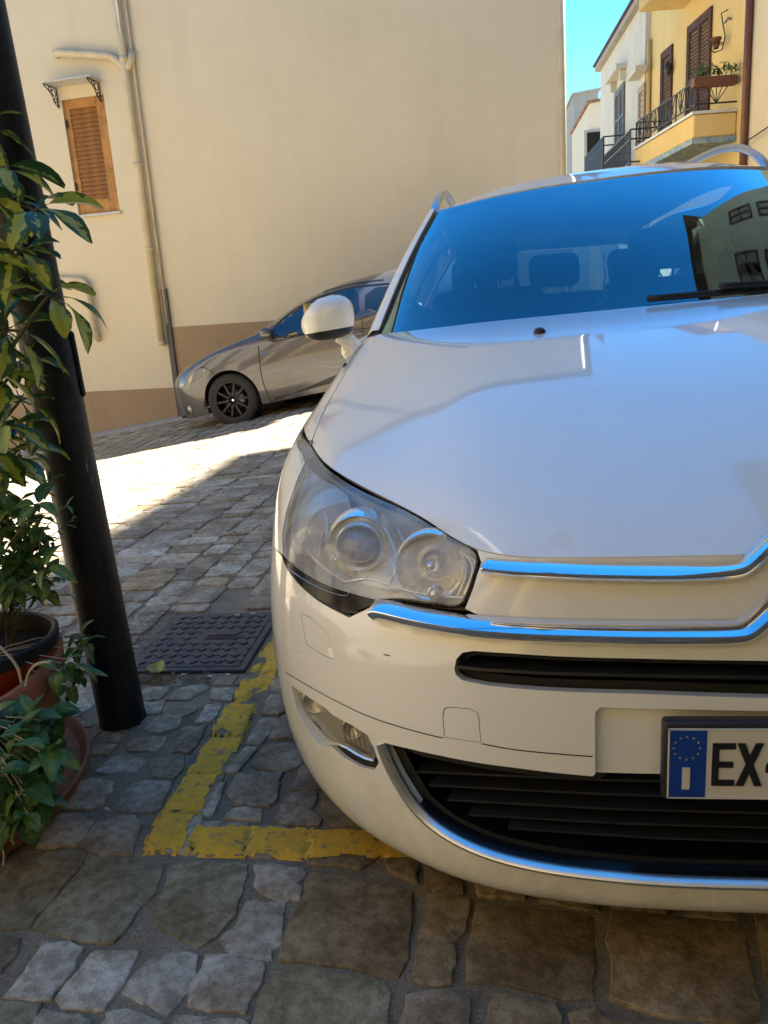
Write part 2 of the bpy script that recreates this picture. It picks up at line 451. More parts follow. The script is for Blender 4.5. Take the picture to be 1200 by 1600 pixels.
M['soffit'] = mat('dark_eave_boards', (.06, .045, .035), .8, noise_amt=.4)
M['blue_paint'] = mat('flaking_blue_paint', (.07, .20, .34), .7, noise_amt=.6, noise_scale=9, col2=(.36,.40,.36))
M['post_grey'] = mat('dark_grey_channel', (.085, .08, .078), .5, noise_amt=.25)
M['paint_white'] = car_paint('white_car_paint', (.87, .86, .80), 0, .18)
M['paint_grey'] = car_paint('metallic_grey_paint', (.088, .090, .104), .2, .2, .5, .32)
M['chrome'] = mat('chrome', (.86, .86, .87), .06, 1.0, noise_amt=.05)
M['trim_chrome'] = mat('dull_chrome', (.90, .89, .87), .30, 1.0, noise_amt=.1)
M['satin'] = mat('satin_silver_rail', (.55, .57, .60), .28, 1.0, noise_amt=.08)
M['black_plastic'] = mat('black_grained_plastic', (.016, .016, .018), .45, bump=.25, bump_scale=600, bump_dist=.0005)
M['gloss_black'] = mat('gloss_black_trim', (.006, .006, .008), .14, spec=.2)
M['under'] = mat('dark_seam_underlayer', (.012, .011, .010), .8, noise_amt=.3)
M['rubber'] = mat('tyre_rubber', (.022, .021, .021), .75, noise_amt=.35, noise_scale=30)
M['black_rim'] = mat('black_alloy_rim', (.014, .014, .015), .35, .4)
M['steel'] = mat('brushed_brake_steel', (.45, .44, .43), .35, 1.0)
M['windscreen'] = glass_material('tinted_windscreen_glass', (.22, .40, .48), 1.55, 2.8, coat=(.58, .85, .94))
M['side_glass'] = glass_material('side_window_glass', (.30, .34, .34), 1.52, 1.9)
M['lamp_lens'] = glass_material('hazed_headlight_lens', (.97, .97, .95), 1.45, .7, .02, .27, (1.0, .95, .85))
M['fog_lens'] = glass_material('fog_lamp_lens', (.97, .97, .95), 1.45, .9, .02, .08)
M['proj_lens'] = mat('projector_bulb_lens', (.10, .11, .11), .08, coat=1, spec=.9)
M['reflector'] = mat('silver_lamp_reflector', (.97, .95, .89), .30, 1.0, bump=.3, bump_scale=40, bump_dist=.004)
M['lamp_house'] = mat('grey_lamp_housing', (.90, .88, .82), .38, .45, noise_amt=.2)
M['plate_white'] = mat('reflective_plate_white', (.66, .64, .56), .4, bump=.1, bump_scale=300)
M['plate_blue'] = mat('plate_blue_band', (.005, .05, .32), .4)
M['plate_gold'] = mat('plate_gold_stars', (.55, .42, .10), .4)
M['ink'] = mat('black_plate_lettering', (.012, .012, .012), .45)
M['fabric'] = mat('dark_seat_fabric', (.035, .037, .042), .9, noise_amt=.3, noise_scale=120)
M['dash'] = mat('dark_dashboard', (.02, .021, .024), .7, bump=.2, bump_scale=300)
M['headliner'] = mat('pale_headliner', (.45, .44, .40), .9)
M['sticker'] = mat('white_round_sticker', (.75, .76, .72), .5)
M['beads'] = mat('pale_hanging_beads', (.7, .66, .5), .4)
M['pole'] = mat('black_painted_steel_pole', (.010, .010, .012), .5, spec=.25, noise_amt=.45, noise_scale=14, bump=.25, bump_scale=55, bump_dist=.0015, col2=(.022,.022,.027))
M['terracotta'] = mat('terracotta', (.34, .125, .065), .8, noise_amt=.4, noise_scale=7, bump=.3, bump_scale=60)
M['orange_pot'] = mat('orange_plastic_pot', (.50, .085, .02), .45, noise_amt=.2)
M['black_pot'] = mat('black_plastic_pot', (.012, .012, .013), .5)
M['soil'] = mat('dark_potting_soil', (.03, .02, .014), .95, noise_amt=.5, bump=1, bump_scale=90, bump_dist=.01)
M['bark'] = mat('green_brown_stem', (.11, .10, .045), .75, noise_amt=.4, noise_scale=30)
M['dry'] = mat('dry_pale_twig', (.42, .36, .26), .8)
M['leaf_big'] = leaf_material('umbrella_plant_leaf', (.032, .080, .020), (.42, .46, .07), .5)
M['leaf_small'] = leaf_material('small_shrub_leaf', (.050, .115, .026), (.22, .30, .06), .25)
M['leaf_ivy'] = leaf_material('trailing_leaf', (.045, .105, .022), (.16, .24, .05), .2)
M['leaf_fallen'] = leaf_material('fallen_leaf', (.20, .24, .05), (.42, .40, .08), .5)
def cover_material():
    m, t = new('worn_cast_iron', .55, .5)
    n1 = t.noise(t.pos, 14, 6, .7); n2 = t.noise(t.pos, 130, 4, .6)
    c = t.mix(t.rng(n1, .4, .62), (.050, .047, .052), (.085, .068, .058)); c = t.mix(t.rng(n2, .56, .7, 0, .7), c, (.17, .15, .13))
    t.L(c, t.b.inputs['Base Color']); t.b.inputs['Metallic'].default_value = .35; t.bump(n2, .4, .003); return m
M['cast_iron'] = cover_material()
def yellow_material():
    m, t = new('worn_yellow_road_paint', .72, .3)
    n1 = t.noise(t.pos, 12, 6, .7); n2 = t.noise(t.pos, 90, 5, .7); n3 = t.noise(t.pos, 34, 5, .7)
    c = t.mix(t.rng(n1, .35, .65), (.84, .47, .03), (.70, .38, .03)); c = t.mix(t.rng(n2, .50, .70, 0, .7), c, (.34, .26, .10))
    c = t.mix(t.rng(n3, .56, .66, 0, .85), c, (.20, .17, .12))
    t.L(c, t.b.inputs['Base Color']); t.bump(t.math('ADD', n2, n3), .6, .004); return m
M['yellow'] = yellow_material()

def scratched_pole():
    m, t = new('black_painted_steel_pole', .5, .3)
    mp = t.node('ShaderNodeMapping'); mp.inputs['Scale'].default_value = (60, 60, 7); t.L(t.pos, mp.inputs['Vector'])
    n1 = t.noise(mp.outputs[0], 1.0, 4, .7); n2 = t.noise(t.pos, 18, 6, .7); n3 = t.noise(t.pos, 3.0, 3)
    c = t.mix(t.rng(n2, .4, .65), (.010, .010, .012), (.024, .023, .025))
    sc = t.math('MULTIPLY', t.rng(n1, .66, .70), t.rng(n3, .50, .60)); c = t.mix(sc, c, (.22, .23, .24))
    t.L(c, t.b.inputs['Base Color']); t.bump(n2, .3, .002); t.L(t.rng(n2, .3, .7, .38, .62), t.b.inputs['Roughness']); return m
M['pole'] = scratched_pole()
M['brown_trough'] = mat('brown_plastic_trough', (.16, .065, .035), .7, noise_amt=.3)
# ------------------------------------------------------------------ street surface
def axis(lo, hi, near_lo, near_hi, fine, grow=1.18, cap=12.0):
    a = list(np.arange(near_lo, near_hi, fine)); st = fine; x = a[-1]
    while x < hi: st = min(st*grow, cap); x += st; a.append(x)
    st = fine; x = a[0]; b = []
    while x > lo: st = min(st*grow, cap); x -= st; b.append(x)
    return b[::-1]+a
gxs = axis(-260, 260, -3.2, 1.2, .035); gys = axis(-120, 380, .5, 4.2, .035)
gv = []
for y in gys:
    for x in gxs:
        n = noise.noise(Vector((x*6, y*6, 0)))*.003 + noise.noise(Vector((x*31, y*31, 4)))*.0022
        gv.append((x, y, gz(x, y)-.0015+n))
nx = len(gxs)
gf = [(j*nx+i, j*nx+i+1, (j+1)*nx+i+1, (j+1)*nx+i) for j in range(len(gys)-1) for i in range(nx-1)]
street = tag(mesh('street', gv, gf, M['grout'], None, True), kind='structure')

TONES = {'w': (.63, .58, .47), 'l': (.53, .465, .355), 'g': (.42, .355, .26), 'd': (.35, .31, .20), 'b': (.37, .285, .165), 'c': (.48, .38, .24)}
def stone_mesh(poly, tone, h, fine, tilt=None, seed=0):
    r = random.Random(seed)
    P = np.array(poly, float)
    ar = .5*np.sum(P[:,0]*np.roll(P[:,1], -1)-np.roll(P[:,0], -1)*P[:,1])
    if ar < 0: P = P[::-1]
    per = np.linalg.norm(P-np.roll(P, -1, 0), axis=1).sum()
    step = per/(30 if fine else 11)
    Q = np.array(densify([tuple(p) for p in P], step))
    cen = Q.mean(0)
    if fine:
        dd = Q-cen; Q = cen+dd*(1+.0038/np.maximum(np.linalg.norm(dd, axis=1, keepdims=True), .02))
    amp = .0035 if fine else .004
    for k in range(len(Q)):
        d = Q[k]-cen; L = np.linalg.norm(d)+1e-6
        q = noise.noise(Vector((Q[k][0]*26, Q[k][1]*26, seed*.7)))*amp*2.4+r.uniform(-amp, amp)*.8
        Q[k] = Q[k]+d/L*q
    size = math.sqrt(abs(ar)); n = len(Q)
    tx, ty = (r.uniform(-.02, .02), r.uniform(-.02, .02)) if tilt is None else tilt
    rings = [(-.004, -.034), (0, -.0035), (.0022, -.0008), (.010, .0004)]+([(.05, .0022)] if fine else []) 
    vs = []
    for ins, dz in rings:
        for p in Q:
            d = p-cen; L = np.linalg.norm(d)+1e-6; q = cen+d*max(.12, (L-min(ins, L*.6))/L)
            z = gz(q[0], q[1])+h+dz+(q[0]-cen[0])*tx+(q[1]-cen[1])*ty
            if dz > -.03: z += noise.noise(Vector((q[0]*17, q[1]*17, seed*.37)))*(.0026 if fine else .0015)+noise.noise(Vector((q[0]*50, q[1]*50, 3)))*.0015
            vs.append((q[0], q[1], z))
    fs = []
    for k in range(len(rings)-1):
        for i in range(n): fs.append((k*n+i, k*n+(i+1) % n, (k+1)*n+(i+1) % n, (k+1)*n+i))
    b = (len(rings)-1)*n; vs.append((cen[0], cen[1], gz(cen[0], cen[1])+h+.002)); c = len(vs)-1
    for i in range(n): fs.append((b+i, b+(i+1) % n, c))
    v = r.uniform(.86, 1.14); hue = r.uniform(-.02, .02)
    t = TONES[tone]; col = (t[0]*v*(1+hue), t[1]*v, t[2]*v*(1-hue*1.5), 1)
    return vs, fs, col
def set_tone(me, cols):
    a = me.color_attributes.new('tone', 'FLOAT_COLOR', 'CORNER')
    a.data.foreach_set('color', np.array(cols, 'f').ravel())

TR = [
 ('d',[(0,1387),(27,1354),(75,1332),(110,1324),(135,1328),(125,1350),(100,1374),(75,1405),(50,1435),(47,1444),(-40,1450),(-70,1425)]),
 ('d',[(129,1358),(160,1337),(210,1336),(256,1346),(240,1390),(175,1466),(150,1471),(110,1460),(57,1442),(63,1428),(103,1380)]),
 ('d',[(266,1346),(300,1339),(384,1346),(380,1378),(366,1422),(336,1458),(308,1480),(275,1455),(243,1442),(250,1400)]),
 ('w',[(67,1469),(105,1469),(125,1478),(110,1508),(95,1530),(78,1553),(15,1557),(8,1553),(38,1515)]),
 ('w',[(145,1485),(180,1480),(217,1482),(200,1510),(185,1540),(162,1571),(100,1567),(82,1557),(100,1535),(125,1510)]),
 ('w',[(240,1486),(295,1485),(309,1490),(296,1540),(278,1565),(262,1580),(220,1562),(193,1545),(215,1517)]),
 ('w',[(322,1489),(367,1489),(382,1498),(412,1500),(415,1508),(400,1540),(382,1577),(292,1568),(302,1542),(314,1520)]),
 ('w',[(385,1405),(425,1404),(445,1406),(442,1440),(437,1470),(425,1480),(425,1496),(385,1494),(362,1486),(345,1465),(347,1455),(365,1445),(375,1420)]),
 ('l',[(395,1347),(472,1350),(475,1365),(462,1375),(472,1385),(467,1400),(440,1402),(422,1397),(407,1385),(401,1367)]),
 ('b',[(485,1360),(515,1362),(600,1377),(643,1390),(640,1417),(641,1440),(637,1460),(637,1490),(625,1525),(600,1523),(550,1507),(510,1500),(438,1497),(450,1450),(465,1410)]),
 ('b',[(670,1392),(700,1393),(732,1405),(735,1412),(722,1450),(710,1467),(710,1495),(705,1530),(682,1534),(646,1525),(652,1487),(657,1450),(667,1430)]),
 ('b',[(745,1408),(780,1411),(900,1422),(925,1430),(925,1490),(924,1550),(900,1556),(850,1545),(780,1530),(731,1530),(733,1480),(742,1440)]),
 ('b',[(960,1420),(1050,1430),(1150,1445),(1160,1460),(1170,1505),(1187,1565),(1185,1587),(1150,1595),(1055,1582),(995,1570),(954,1552),(954,1450)]),
 ('b',[(1180,1422),(1250,1425),(1290,1590),(1215,1580),(1195,1500)]),
 ('b',[(742,1362),(820,1374),(817,1400),(747,1396)]), ('b',[(665,1352),(725,1360),(722,1392),(668,1384)]),
 ('b',[(845,1375),(930,1385),(930,1418),(845,1405)]), ('b',[(955,1388),(1035,1394),(1035,1420),(958,1412)]), ('b',[(1065,1398),(1155,1405),(1150,1432),(1062,1424)]),
 ('g',[(635,1552),(660,1543),(700,1541),(735,1557),(735,1600),(725,1650),(620,1650),(630,1600)]),
 ('c',[(775,1550),(800,1553),(850,1563),(868,1562),(872,1600),(870,1650),(756,1650),(762,1600)]),
 ('c',[(890,1581),(930,1578),(985,1600),(985,1650),(890,1650)]), ('b',[(1010,1605),(1100,1612),(1100,1655),(1010,1655)]),
 ('d',[(412,1545),(430,1520),(470,1510),(530,1515),(600,1532),(612,1547),(605,1600),(600,1650),(385,1650),(400,1590)]),
 ('l',[(67,1573),(85,1578),(143,1587),(135,1650),(25,1650),(50,1597)]), ('w',[(165,1577),(190,1577),(255,1592),(245,1650),(150,1650)]),
 ('w',[(275,1583),(300,1580),(378,1590),(383,1600),(370,1650),(262,1650)]),
 ('d',[(-20,1562),(60,1564),(50,1592),(30,1608),(-40,1608)]), ('g',[(-50,1462),(32,1461),(22,1485),(0,1515),(-60,1518)]),
 ('l',[(80,1277),(97,1269),(120,1270),(145,1280),(132,1300),(117,1319),(58,1319),(67,1292)]),
 ('g',[(157,1280),(180,1274),(207,1272),(218,1285),(215,1305),(205,1330),(157,1332),(120,1320),(142,1297)]),
 ('w',[(125,1220),(140,1215),(170,1216),(172,1230),(160,1252),(145,1260),(97,1260),(105,1245)]),
 ('l',[(207,1220),(267,1219),(250,1255),(240,1264),(180,1265),(185,1247)]),
 ('w',[(175,1182),(200,1177),(220,1182),(225,1187),(210,1202),(155,1204),(147,1202)]),
 ('g',[(235,1185),(255,1179),(290,1176),(283,1200),(270,1213),(240,1208),(231,1195)]),
 ('l',[(210,1150),(260,1147),(252,1162),(242,1171),(200,1170),(197,1162)]),
 ('l',[(235,1122),(255,1116),(285,1116),(275,1135),(245,1141),(225,1136)]),
 ('g',[(285,1136),(322,1132),(307,1160),(297,1172),(272,1170)]),
 ('w',[(216,1094),(255,1094),(247,1112),(217,1113)]), ('l',[(260,1096),(300,1096),(307,1105),(292,1114),(252,1112)]),
 ('w',[(322,1098),(348,1098),(330,1126),(306,1125)]), ('w',[(227,1071),(265,1071),(245,1091),(212,1088)]),
 ('w',[(287,1070),(317,1067),(325,1072),(292,1090),(260,1091)]), ('w',[(332,1072),(370,1072),(360,1090),(327,1089)]),
 ('w',[(120,1062),(145,1064),(149,1095),(127,1112),(101,1122),(97,1097)]),
 ('l',[(107,1220),(117,1218),(95,1247),(60,1255)]), ('w',[(45,1270),(85,1268),(67,1290),(40,1300)]),
 ('l',[(425,1059),(446,1055),(450,1075),(424,1077)]), ('g',[(422,1082),(447,1080),(449,1105),(435,1114),(410,1112)]),
 ('g',[(407,1118),(434,1119),(412,1155),(405,1159),(384,1157)]), ('g',[(440,1115),(470,1112),(475,1150),(420,1150)]),
 ('l',[(385,1163),(402,1165),(370,1205),(354,1202)]), ('g',[(415,1162),(470,1156),(480,1180),(452,1200),(400,1197),(395,1190)]),
 ('g',[(372,1207),(440,1205),(430,1247),(422,1255),(365,1250),(355,1235)]), ('g',[(470,1193),(500,1195),(510,1228),(456,1229)]),
 ('g',[(453,1236),(475,1232),(496,1235),(489,1260),(500,1275),(497,1286),(440,1281),(431,1272)]), ('b',[(505,1235),(545,1235),(560,1285),(510,1285),(503,1262)]),
 ('l',[(340,1222),(352,1220),(333,1268),(316,1270)]), ('l',[(367,1259),(408,1261),(408,1280),(347,1276)]),
 ('g',[(352,1098),(398,1098),(380,1145),(328,1145)]), ('g',[(325,1150),(378,1150),(358,1203),(298,1203)]),
 ('g',[(292,1209),(350,1209),(330,1262),(255,1262)]), ('l',[(250,1269),(316,1273),(296,1328),(226,1328)]),
 ('g',[(314,1281),(385,1284),(380,1332),(304,1330)]), ('g',[(392,1285),(480,1290),(472,1337),(388,1334)]),
 ('b',[(489,1291),(580,1297),(600,1330),(560,1352),(484,1344)]), ('b',[(590,1300),(650,1335),(650,1374),(608,1358)]),
]
stones = []   # (projected size, verts, faces, colour)
def proj_px(p):
    q = RW.transposed() @ (Vector(p)-CAMP)
    if q.z < .05: return None
    return (600+F_PX*q.x/q.z, 800+F_PX*q.y/q.z, q.z)
def score(vs):
    q = proj_px(vs[-1])
    if q is None: return -1
    u, v, z = q
    off = 0 if (-30 < u < 1230 and v < 1630) else .05
    n = (len(vs)-1); w = max(p[0] for p in vs)-min(p[0] for p in vs); d = max(p[1] for p in vs)-min(p[1] for p in vs)
    cz = (1.1-vs[-1][2])/z
    hid = .02 if (u > 470 and v < 1270) or (u > 640 and v < 1340) else 1.0
    return (off or 1)*w*d*cz/z**2*1e6*hid
for k, (t, pl) in enumerate(TR):
    poly = [tuple(onz(u, v, .008)[:2]) for u, v in pl]
    big = t in 'db'
    vs, fs, col = stone_mesh(poly, t, rnd.uniform(.003, .0065), True, (rnd.uniform(-.012, .012), rnd.uniform(-.012, .012)), k)
    stones.append((score(vs)*2, vs, fs, col))
# the rest of the paving: courses running away from the camera
MH = [onz(200, 1052), onz(262, 968), onz(432, 962), onz(378, 1055)]      # manhole cover corners
mx0, mx1, my0, my1 = -1.19, -.78, 2.245, 2.735
def blocked(x0, x1, y0, y1):
    if x1 > mx0-.02 and x0 < mx1+.015 and y1 > my0-.05 and y0 < my1+.02: return True
    if y0 > 2.3 or x0 > .8 or x1 < -2.2: return False
    xs_ = np.linspace(x0, x1, 4); ys_ = np.linspace(y0, y1, 4); G_ = np.array([(a, b) for a in xs_ for b in ys_])
    for P_ in TRW:
        if x1 < P_[:,0].min() or x0 > P_[:,0].max() or y1 < P_[:,1].min() or y0 > P_[:,1].max(): continue
        if inside(G_, P_).any(): return True
        if ((P_[:,0] > x0) & (P_[:,0] < x1) & (P_[:,1] > y0) & (P_[:,1] < y1)).any(): return True
    return False
TRW = [np.array([tuple(onz(u, v, .008)[:2]) for u, v in pl]) for t, pl in TR]
cr = random.Random(11)
x = -9.5; ci = 0
while x < 1.7:
    w = cr.choice([.13, .15, .16, .18, .20, .26]) if x > -5 else .2
    y = .1+cr.uniform(0, .1); wob = cr.uniform(0, 9)
    while y < 11.4:
        L = cr.choice([.085, .10, .12, .14, .16, .2, .28]); g = .011
        cx, cy = x+w/2, y+L/2
        if cx > -.80*cy-1.0 and not (cx > 0.9 and cy > 2.2) and not (cx > -.15 and cy > 6.3) and cy < 11.53-.1*(cx+5.23)-.25:
            def wb(px, py): return noise.noise(Vector((px*.9, py*.55, wob*0)))*.11 + .03*(py-3)
            def wy(px, py): return noise.noise(Vector((px*1.3, py*.8, 7.7)))*.07
            jt = lambda a=.011: cr.uniform(-a, a)
            q = [(x+g/2+jt(), y+g/2+jt()), (x+w-g/2+jt(), y+g/2+jt()), (x+w-g/2+jt(), y+L-g/2+jt()), (x+g/2+jt(), y+L-g/2+jt())]
            far = cy > 3.2 or cx < -1.9
            if far: q = [(a+wb(a, b)*sst(2.9, 4.5, cy), b+wy(a, b)*sst(2.9, 4.5, cy)) for a, b in q]
            xs = [a for a, b in q]; ys = [b for a, b in q]
            if not blocked(min(xs), max(xs), min(ys), max(ys)):
                c = .012
                q2 = []
                for i in range(4):
                    a = np.array(q[i]); p_ = np.array(q[i-1]); n_ = np.array(q[(i+1) % 4])
                    q2 += [tuple(a+(p_-a)*cr.uniform(.06, .2)), tuple(a+(n_-a)*cr.uniform(.06, .2))]
                tn = cr.choice('glllwclg') if cy > 2.3 else cr.choice('bbbgb' if cx > -.5 else 'lgwl')
                vs, fs, col = stone_mesh(q2, tn, cr.uniform(.003, .010), False, None, ci)
                stones.append((score(vs), vs, fs, col))
        y += L; ci += 1
    x += w
TRW2 = TRW + [np.array([(v[0], v[1]) for v in s_[1][:len(s_[1])//5]]) for s_ in stones if s_[1][-1][1] < 2.4 and -2 < s_[1][-1][0] < .8][len(TR):]
for k in range(2600):
    cx = cr.uniform(-1.6, .6); cy = cr.uniform(.85, 2.3); w = cr.uniform(.028, .075)*(1 if k > 900 else 1.3); d = cr.uniform(.028, .06)*(1 if k > 900 else 1.3)
    x0_, x1_, y0_, y1_ = cx-w/2, cx+w/2, cy-d/2, cy+d/2
    if x1_ > mx0-.01 and x0_ < mx1+.01 and y1_ > my0-.01 and y0_ < my1+.01: continue
    G_ = np.array([(a, b) for a in np.linspace(x0_-.006, x1_+.006, 4) for b in np.linspace(y0_-.006, y1_+.006, 4)]); bad = False
    for P_ in TRW2:
        if x1_ < P_[:,0].min() or x0_ > P_[:,0].max() or y1_ < P_[:,1].min() or y0_ > P_[:,1].max(): continue
        if inside(G_, P_).any() or ((P_[:,0] > x0_) & (P_[:,0] < x1_) & (P_[:,1] > y0_) & (P_[:,1] < y1_)).any(): bad = True; break
    if bad: continue
    j = lambda: cr.uniform(-.005, .005)
    q2 = [(x0_+j(), y0_+j()), (cx+j(), y0_+j()), (x1_+j(), y0_+j()), (x1_+j(), cy), (x1_+j(), y1_+j()), (cx+j(), y1_+j()), (x0_+j(), y1_+j()), (x0_+j(), cy)]
    vs, fs, col = stone_mesh(q2, cr.choice('gdgcb'), cr.uniform(.0005, .004), False, None, 5000+k)
    stones.append((score(vs), vs, fs, col)); TRW2.append(np.array(q2))
# narrow fill of small setts along the gaps round the cover
stones.sort(key=lambda s: -s[0])
for s in stones[:300]:
    o = mesh('stone', s[1], s[2], M['stone'], street, True)
    set_tone(o.data, [s[3]]*len(o.data.loops)); sharp(o, 22)
vs = []; fs = []; cols = []
for s in stones[300:]:
    b = len(vs); vs += s[1]; fs += [tuple(b+i for i in f) for f in s[2]]
    cols += [s[3]]*sum(len(f) for f in s[2])
o = mesh('distant_stones', vs, fs, M['stone'], street, True); set_tone(o.data, cols); sharp(o, 22); o['kind'] = 'stuff'

# yellow bay lines: thin skins of paint draped over stones and joints
allv = []; allf = []
for s in stones:
    if s[1][-1][1] < 3.4 and s[1][-1][0] > -1.3:
        b = len(allv); allv += [Vector(v) for v in s[1]]; allf += [tuple(b+i for i in f) for f in s[2]]
sb = BVHTree.FromPolygons(allv, allf)
def paint_line(x0, x1, y0, y1, label, seed):
    st = .007; nx_ = int((x1-x0)/st); ny_ = int((y1-y0)/st); V = []; ok = []
    for j in range(ny_+1):
        for i in range(nx_+1):
            px_, py_ = x0+i*st, y0+j*st
            ex = noise.noise(Vector((py_*9, seed, 0)))*.008+noise.noise(Vector((py_*40, seed, 2)))*.004
            ey = noise.noise(Vector((px_*9, seed, 5)))*.008
            px_ += ex; py_ += ey
            h = sb.ray_cast(Vector((px_, py_, .2)), Vector((0, 0, -1)))[0]
            base = gz(px_, py_)-.0035; z = max(h.z if h is not None else -1, base)
            V.append((px_, py_, z+.0021)); ok.append(z)
    F = []
    for j in range(ny_):
        for i in range(nx_):
            a = j*(nx_+1)+i; q = (a, a+1, a+nx_+2, a+nx_+1)
            zz = [ok[k] for k in q]
            p = V[a]; n = noise.noise(Vector((p[0]*17, p[1]*17, seed)))+.6*noise.noise(Vector((p[0]*60, p[1]*60, seed)))
            edge = min(i, nx_-1-i, j, ny_-1-j)
            if max(zz)-min(zz) > .009 and n > .35: continue
            if n > .70 or (edge < 1 and n > .1): continue
            F.append(q)
    return tag(mesh('painted_line', V, F, M['yellow'], None, True), label, kind='structure')
paint_line(-.770, -.668, 1.383, 3.2, 'long yellow parking bay line running away beside the white car', 1.3)
paint_line(-.666, .30, 1.383, 1.488, 'short yellow parking bay line crossing under the white bumper', 5.1)

# manhole cover
mh = thing('manhole_cover', (-.985, 2.49, 0), 'rusty black cast iron drain cover with raised tread beside the lamp post', 'manhole cover')
zc = .012
mb = MB(); mb.box((mx0, my0, -.03), (mx1, my1, zc)); f_ = mb.build('frame', M['cast_iron'], mh); bevel(f_, .004)
mb = MB(); mb.box((mx0+.024, my0+.024, -.02), (mx1-.024, my1-.024, zc+.003)); f_ = mb.build('lid', M['cast_iron'], mh); bevel(f_, .003)
mb = MB()
for i in range(8):
    for j in range(9):
        cx = mx0+.052+i*.0435; cy = my0+.05+j*.0475
        if 2 < i < 6 and j in (4, 5): continue
        for dx, dy, an in ((0, 0, R(50)), (.02, .012, R(-50))):
            if rnd.random() < .12: continue
            Mx = Matrix.Translation((cx+dx, cy+dy, zc+.003)) @ Matrix.Rotation(an, 4, 'Z')
            mb.box((-.013, -.003, -.002), (.013, .003, .004), 0, Mx)
for j in range(3): mb.box((mx0+.20, my0+.235+j*.016, zc+.001), (mx0+.31, my0+.241+j*.016, zc+.007))
t_ = mb.build('tread', M['cast_iron'], mh); bevel(t_, .0012, 1); t_['kind'] = 'stuff'

# ------------------------------------------------------------------ litter
def leaf_shape(L, W, droop=.3, fold=.15, nl=8, nw=4, tipx=.45, wav=.0):
    """leaf blade along +x, base at origin, with UVs"""
    vs = []; uv = []; fs = []
    for i in range(nl+1):
        t = i/nl; w = W*.5*max(.02, math.sin(math.pi*min(1, t**.85))**.75)*(1.0 if t < .9 else .9)
        w = W*.5*max(.03, (math.sin(math.pi*(t*.94+.03)**(math.log(.5)/math.log(tipx))))**.8)
        an = -droop*t*1.2; x = L*t*math.cos(an*.6); z = L*t*math.sin(an)
        for j in range(nw+1):
            s = (j/nw-.5)*2
            vs.append((x, w*s, z+abs(s)*w*fold*1.6+wav*math.sin(t*9+s*2)*W*.1)); uv.append((j/nw, t))
    for i in range(nl):
        for j in range(nw):
            a = i*(nw+1)+j; fs.append((a, a+nw+1, a+nw+2, a+1))
    return vs, fs, uv
def leaf_data(name, L, W, material, **k):
    vs, fs, uv = leaf_shape(L, W, **k); me = bpy.data.meshes.new(name); me.from_pydata(vs, [], fs)
    l = me.uv_layers.new(name='UVMap'); d = np.array([uv[i] for f in fs for i in f], 'f'); l.data.foreach_set('uv', d.ravel())
    me.materials.append(material); me.polygons.foreach_set('use_smooth', [True]*len(fs)); return me
def place_mesh(name, me, Mx, parent):
    o = bpy.data.objects.new(name, me); C.objects.link(o); o.parent = parent
    if parent.type == 'EMPTY': o.matrix_parent_inverse = parent.matrix_basis.inverted()
    o.matrix_basis = Mx; return o
p = onz(243, 1048, .03)
lm = leaf_data('fallen_leaf', .095, .06, M['leaf_fallen'], droop=-.15, fold=.5, wav=.8)
o = bpy.data.objects.new('fallen_leaf', lm); C.objects.link(o)
o.matrix_basis = Matrix.Translation((p.x-.035, p.y+.012, .026)) @ Matrix.Rotation(R(-25), 4, 'Z') @ Matrix.Rotation(R(10), 4, 'X')
tag(o, 'curled yellow green leaf fallen on the front edge of the drain cover', 'leaf')
mb = MB(); lr = random.Random(5)
for (u, v) in [(372,968),(396,966),(232,976),(316,846),(213,1018),(330,1065),(357,1062),(288,1062),(205,1012),(255,965),(240,970),(170,1275)]:
    p = ong(u, v); L = lr.uniform(.004, .010); a = lr.uniform(-.6, .6)
    mb.box((-L, -.003, 0), (L, .003, .003), 0, Matrix.Translation((p.x, p.y, p.z+.017)) @ Matrix.Rotation(a, 4, 'Z') @ Matrix.Rotation(.2, 4, 'X'))
tag(mb.build('litter', mat('pale_paper_litter', (.5, .48, .43), .8)), 'cigarette ends and paper scraps scattered round the drain cover', kind='stuff')
mb = MB()
for k in range(230):
    u = lr.uniform(180, 330); v = lr.uniform(955, 1015) if k % 2 else lr.uniform(1052, 1068)
    p = onz(u, v, .01); L = lr.uniform(.004, .016)
    if my0 < p.y < my1 and mx0+.05 < p.x < mx1: continue
    mb.box((-L, -.0012, 0), (L, .0012, .002), 0, Matrix.Translation((p.x, p.y, .012)) @ Matrix.Rotation(lr.uniform(0, 3.1), 4, 'Z') @ Matrix.Rotation(lr.uniform(-.4, .4), 4, 'Y'))
tag(mb.build('dry_debris', mat('brown_dry_debris', (.20, .13, .07), .9)), 'dry straw and leaf crumbs caught at the corner of the drain cover', kind='stuff')

# ------------------------------------------------------------------ lamp post
pr = .064; px0, py0 = -1.056, 1.96
lp = thing('lamp_post', (px0, py0, 0), 'tall plain black steel post standing on the setts beside the potted plants', 'lamp post')
mb = MB(); mb.lathe([(pr+.004, -.03), (pr+.003, .004), (pr, .012), (pr, 1.2), (pr*.985, 2.6), (pr*.95, 4.2), (.001, 4.21)], 40, Matrix.Translation((px0, py0, 0)) @ Matrix.Rotation(R(-2.2), 4, 'Y'))
o = mb.build('shaft', M['pole'], lp, True); sharp(o, 40)
mb = MB()
Mx = Matrix.Translation((px0-.038, py0, 1.0)) @ Matrix.Rotation(R(-2.2), 4, 'Y') @ Matrix.Rotation(R(28), 4, 'Z')
mb.box((pr-.012, -.026, -.085), (pr+.007, .026, .085), 0, Mx)
o = mb.build('service_hatch', M['pole'], lp); bevel(o, .010, 3)
mb = MB()
px0 -= .155; mb.tube([(px0, py0, 4.1), (px0+.5, py0+.05, 4.6), (px0+1.0, py0+.1, 4.7)], .025, 10)
mb.build('arm', M['pole'], lp, True)
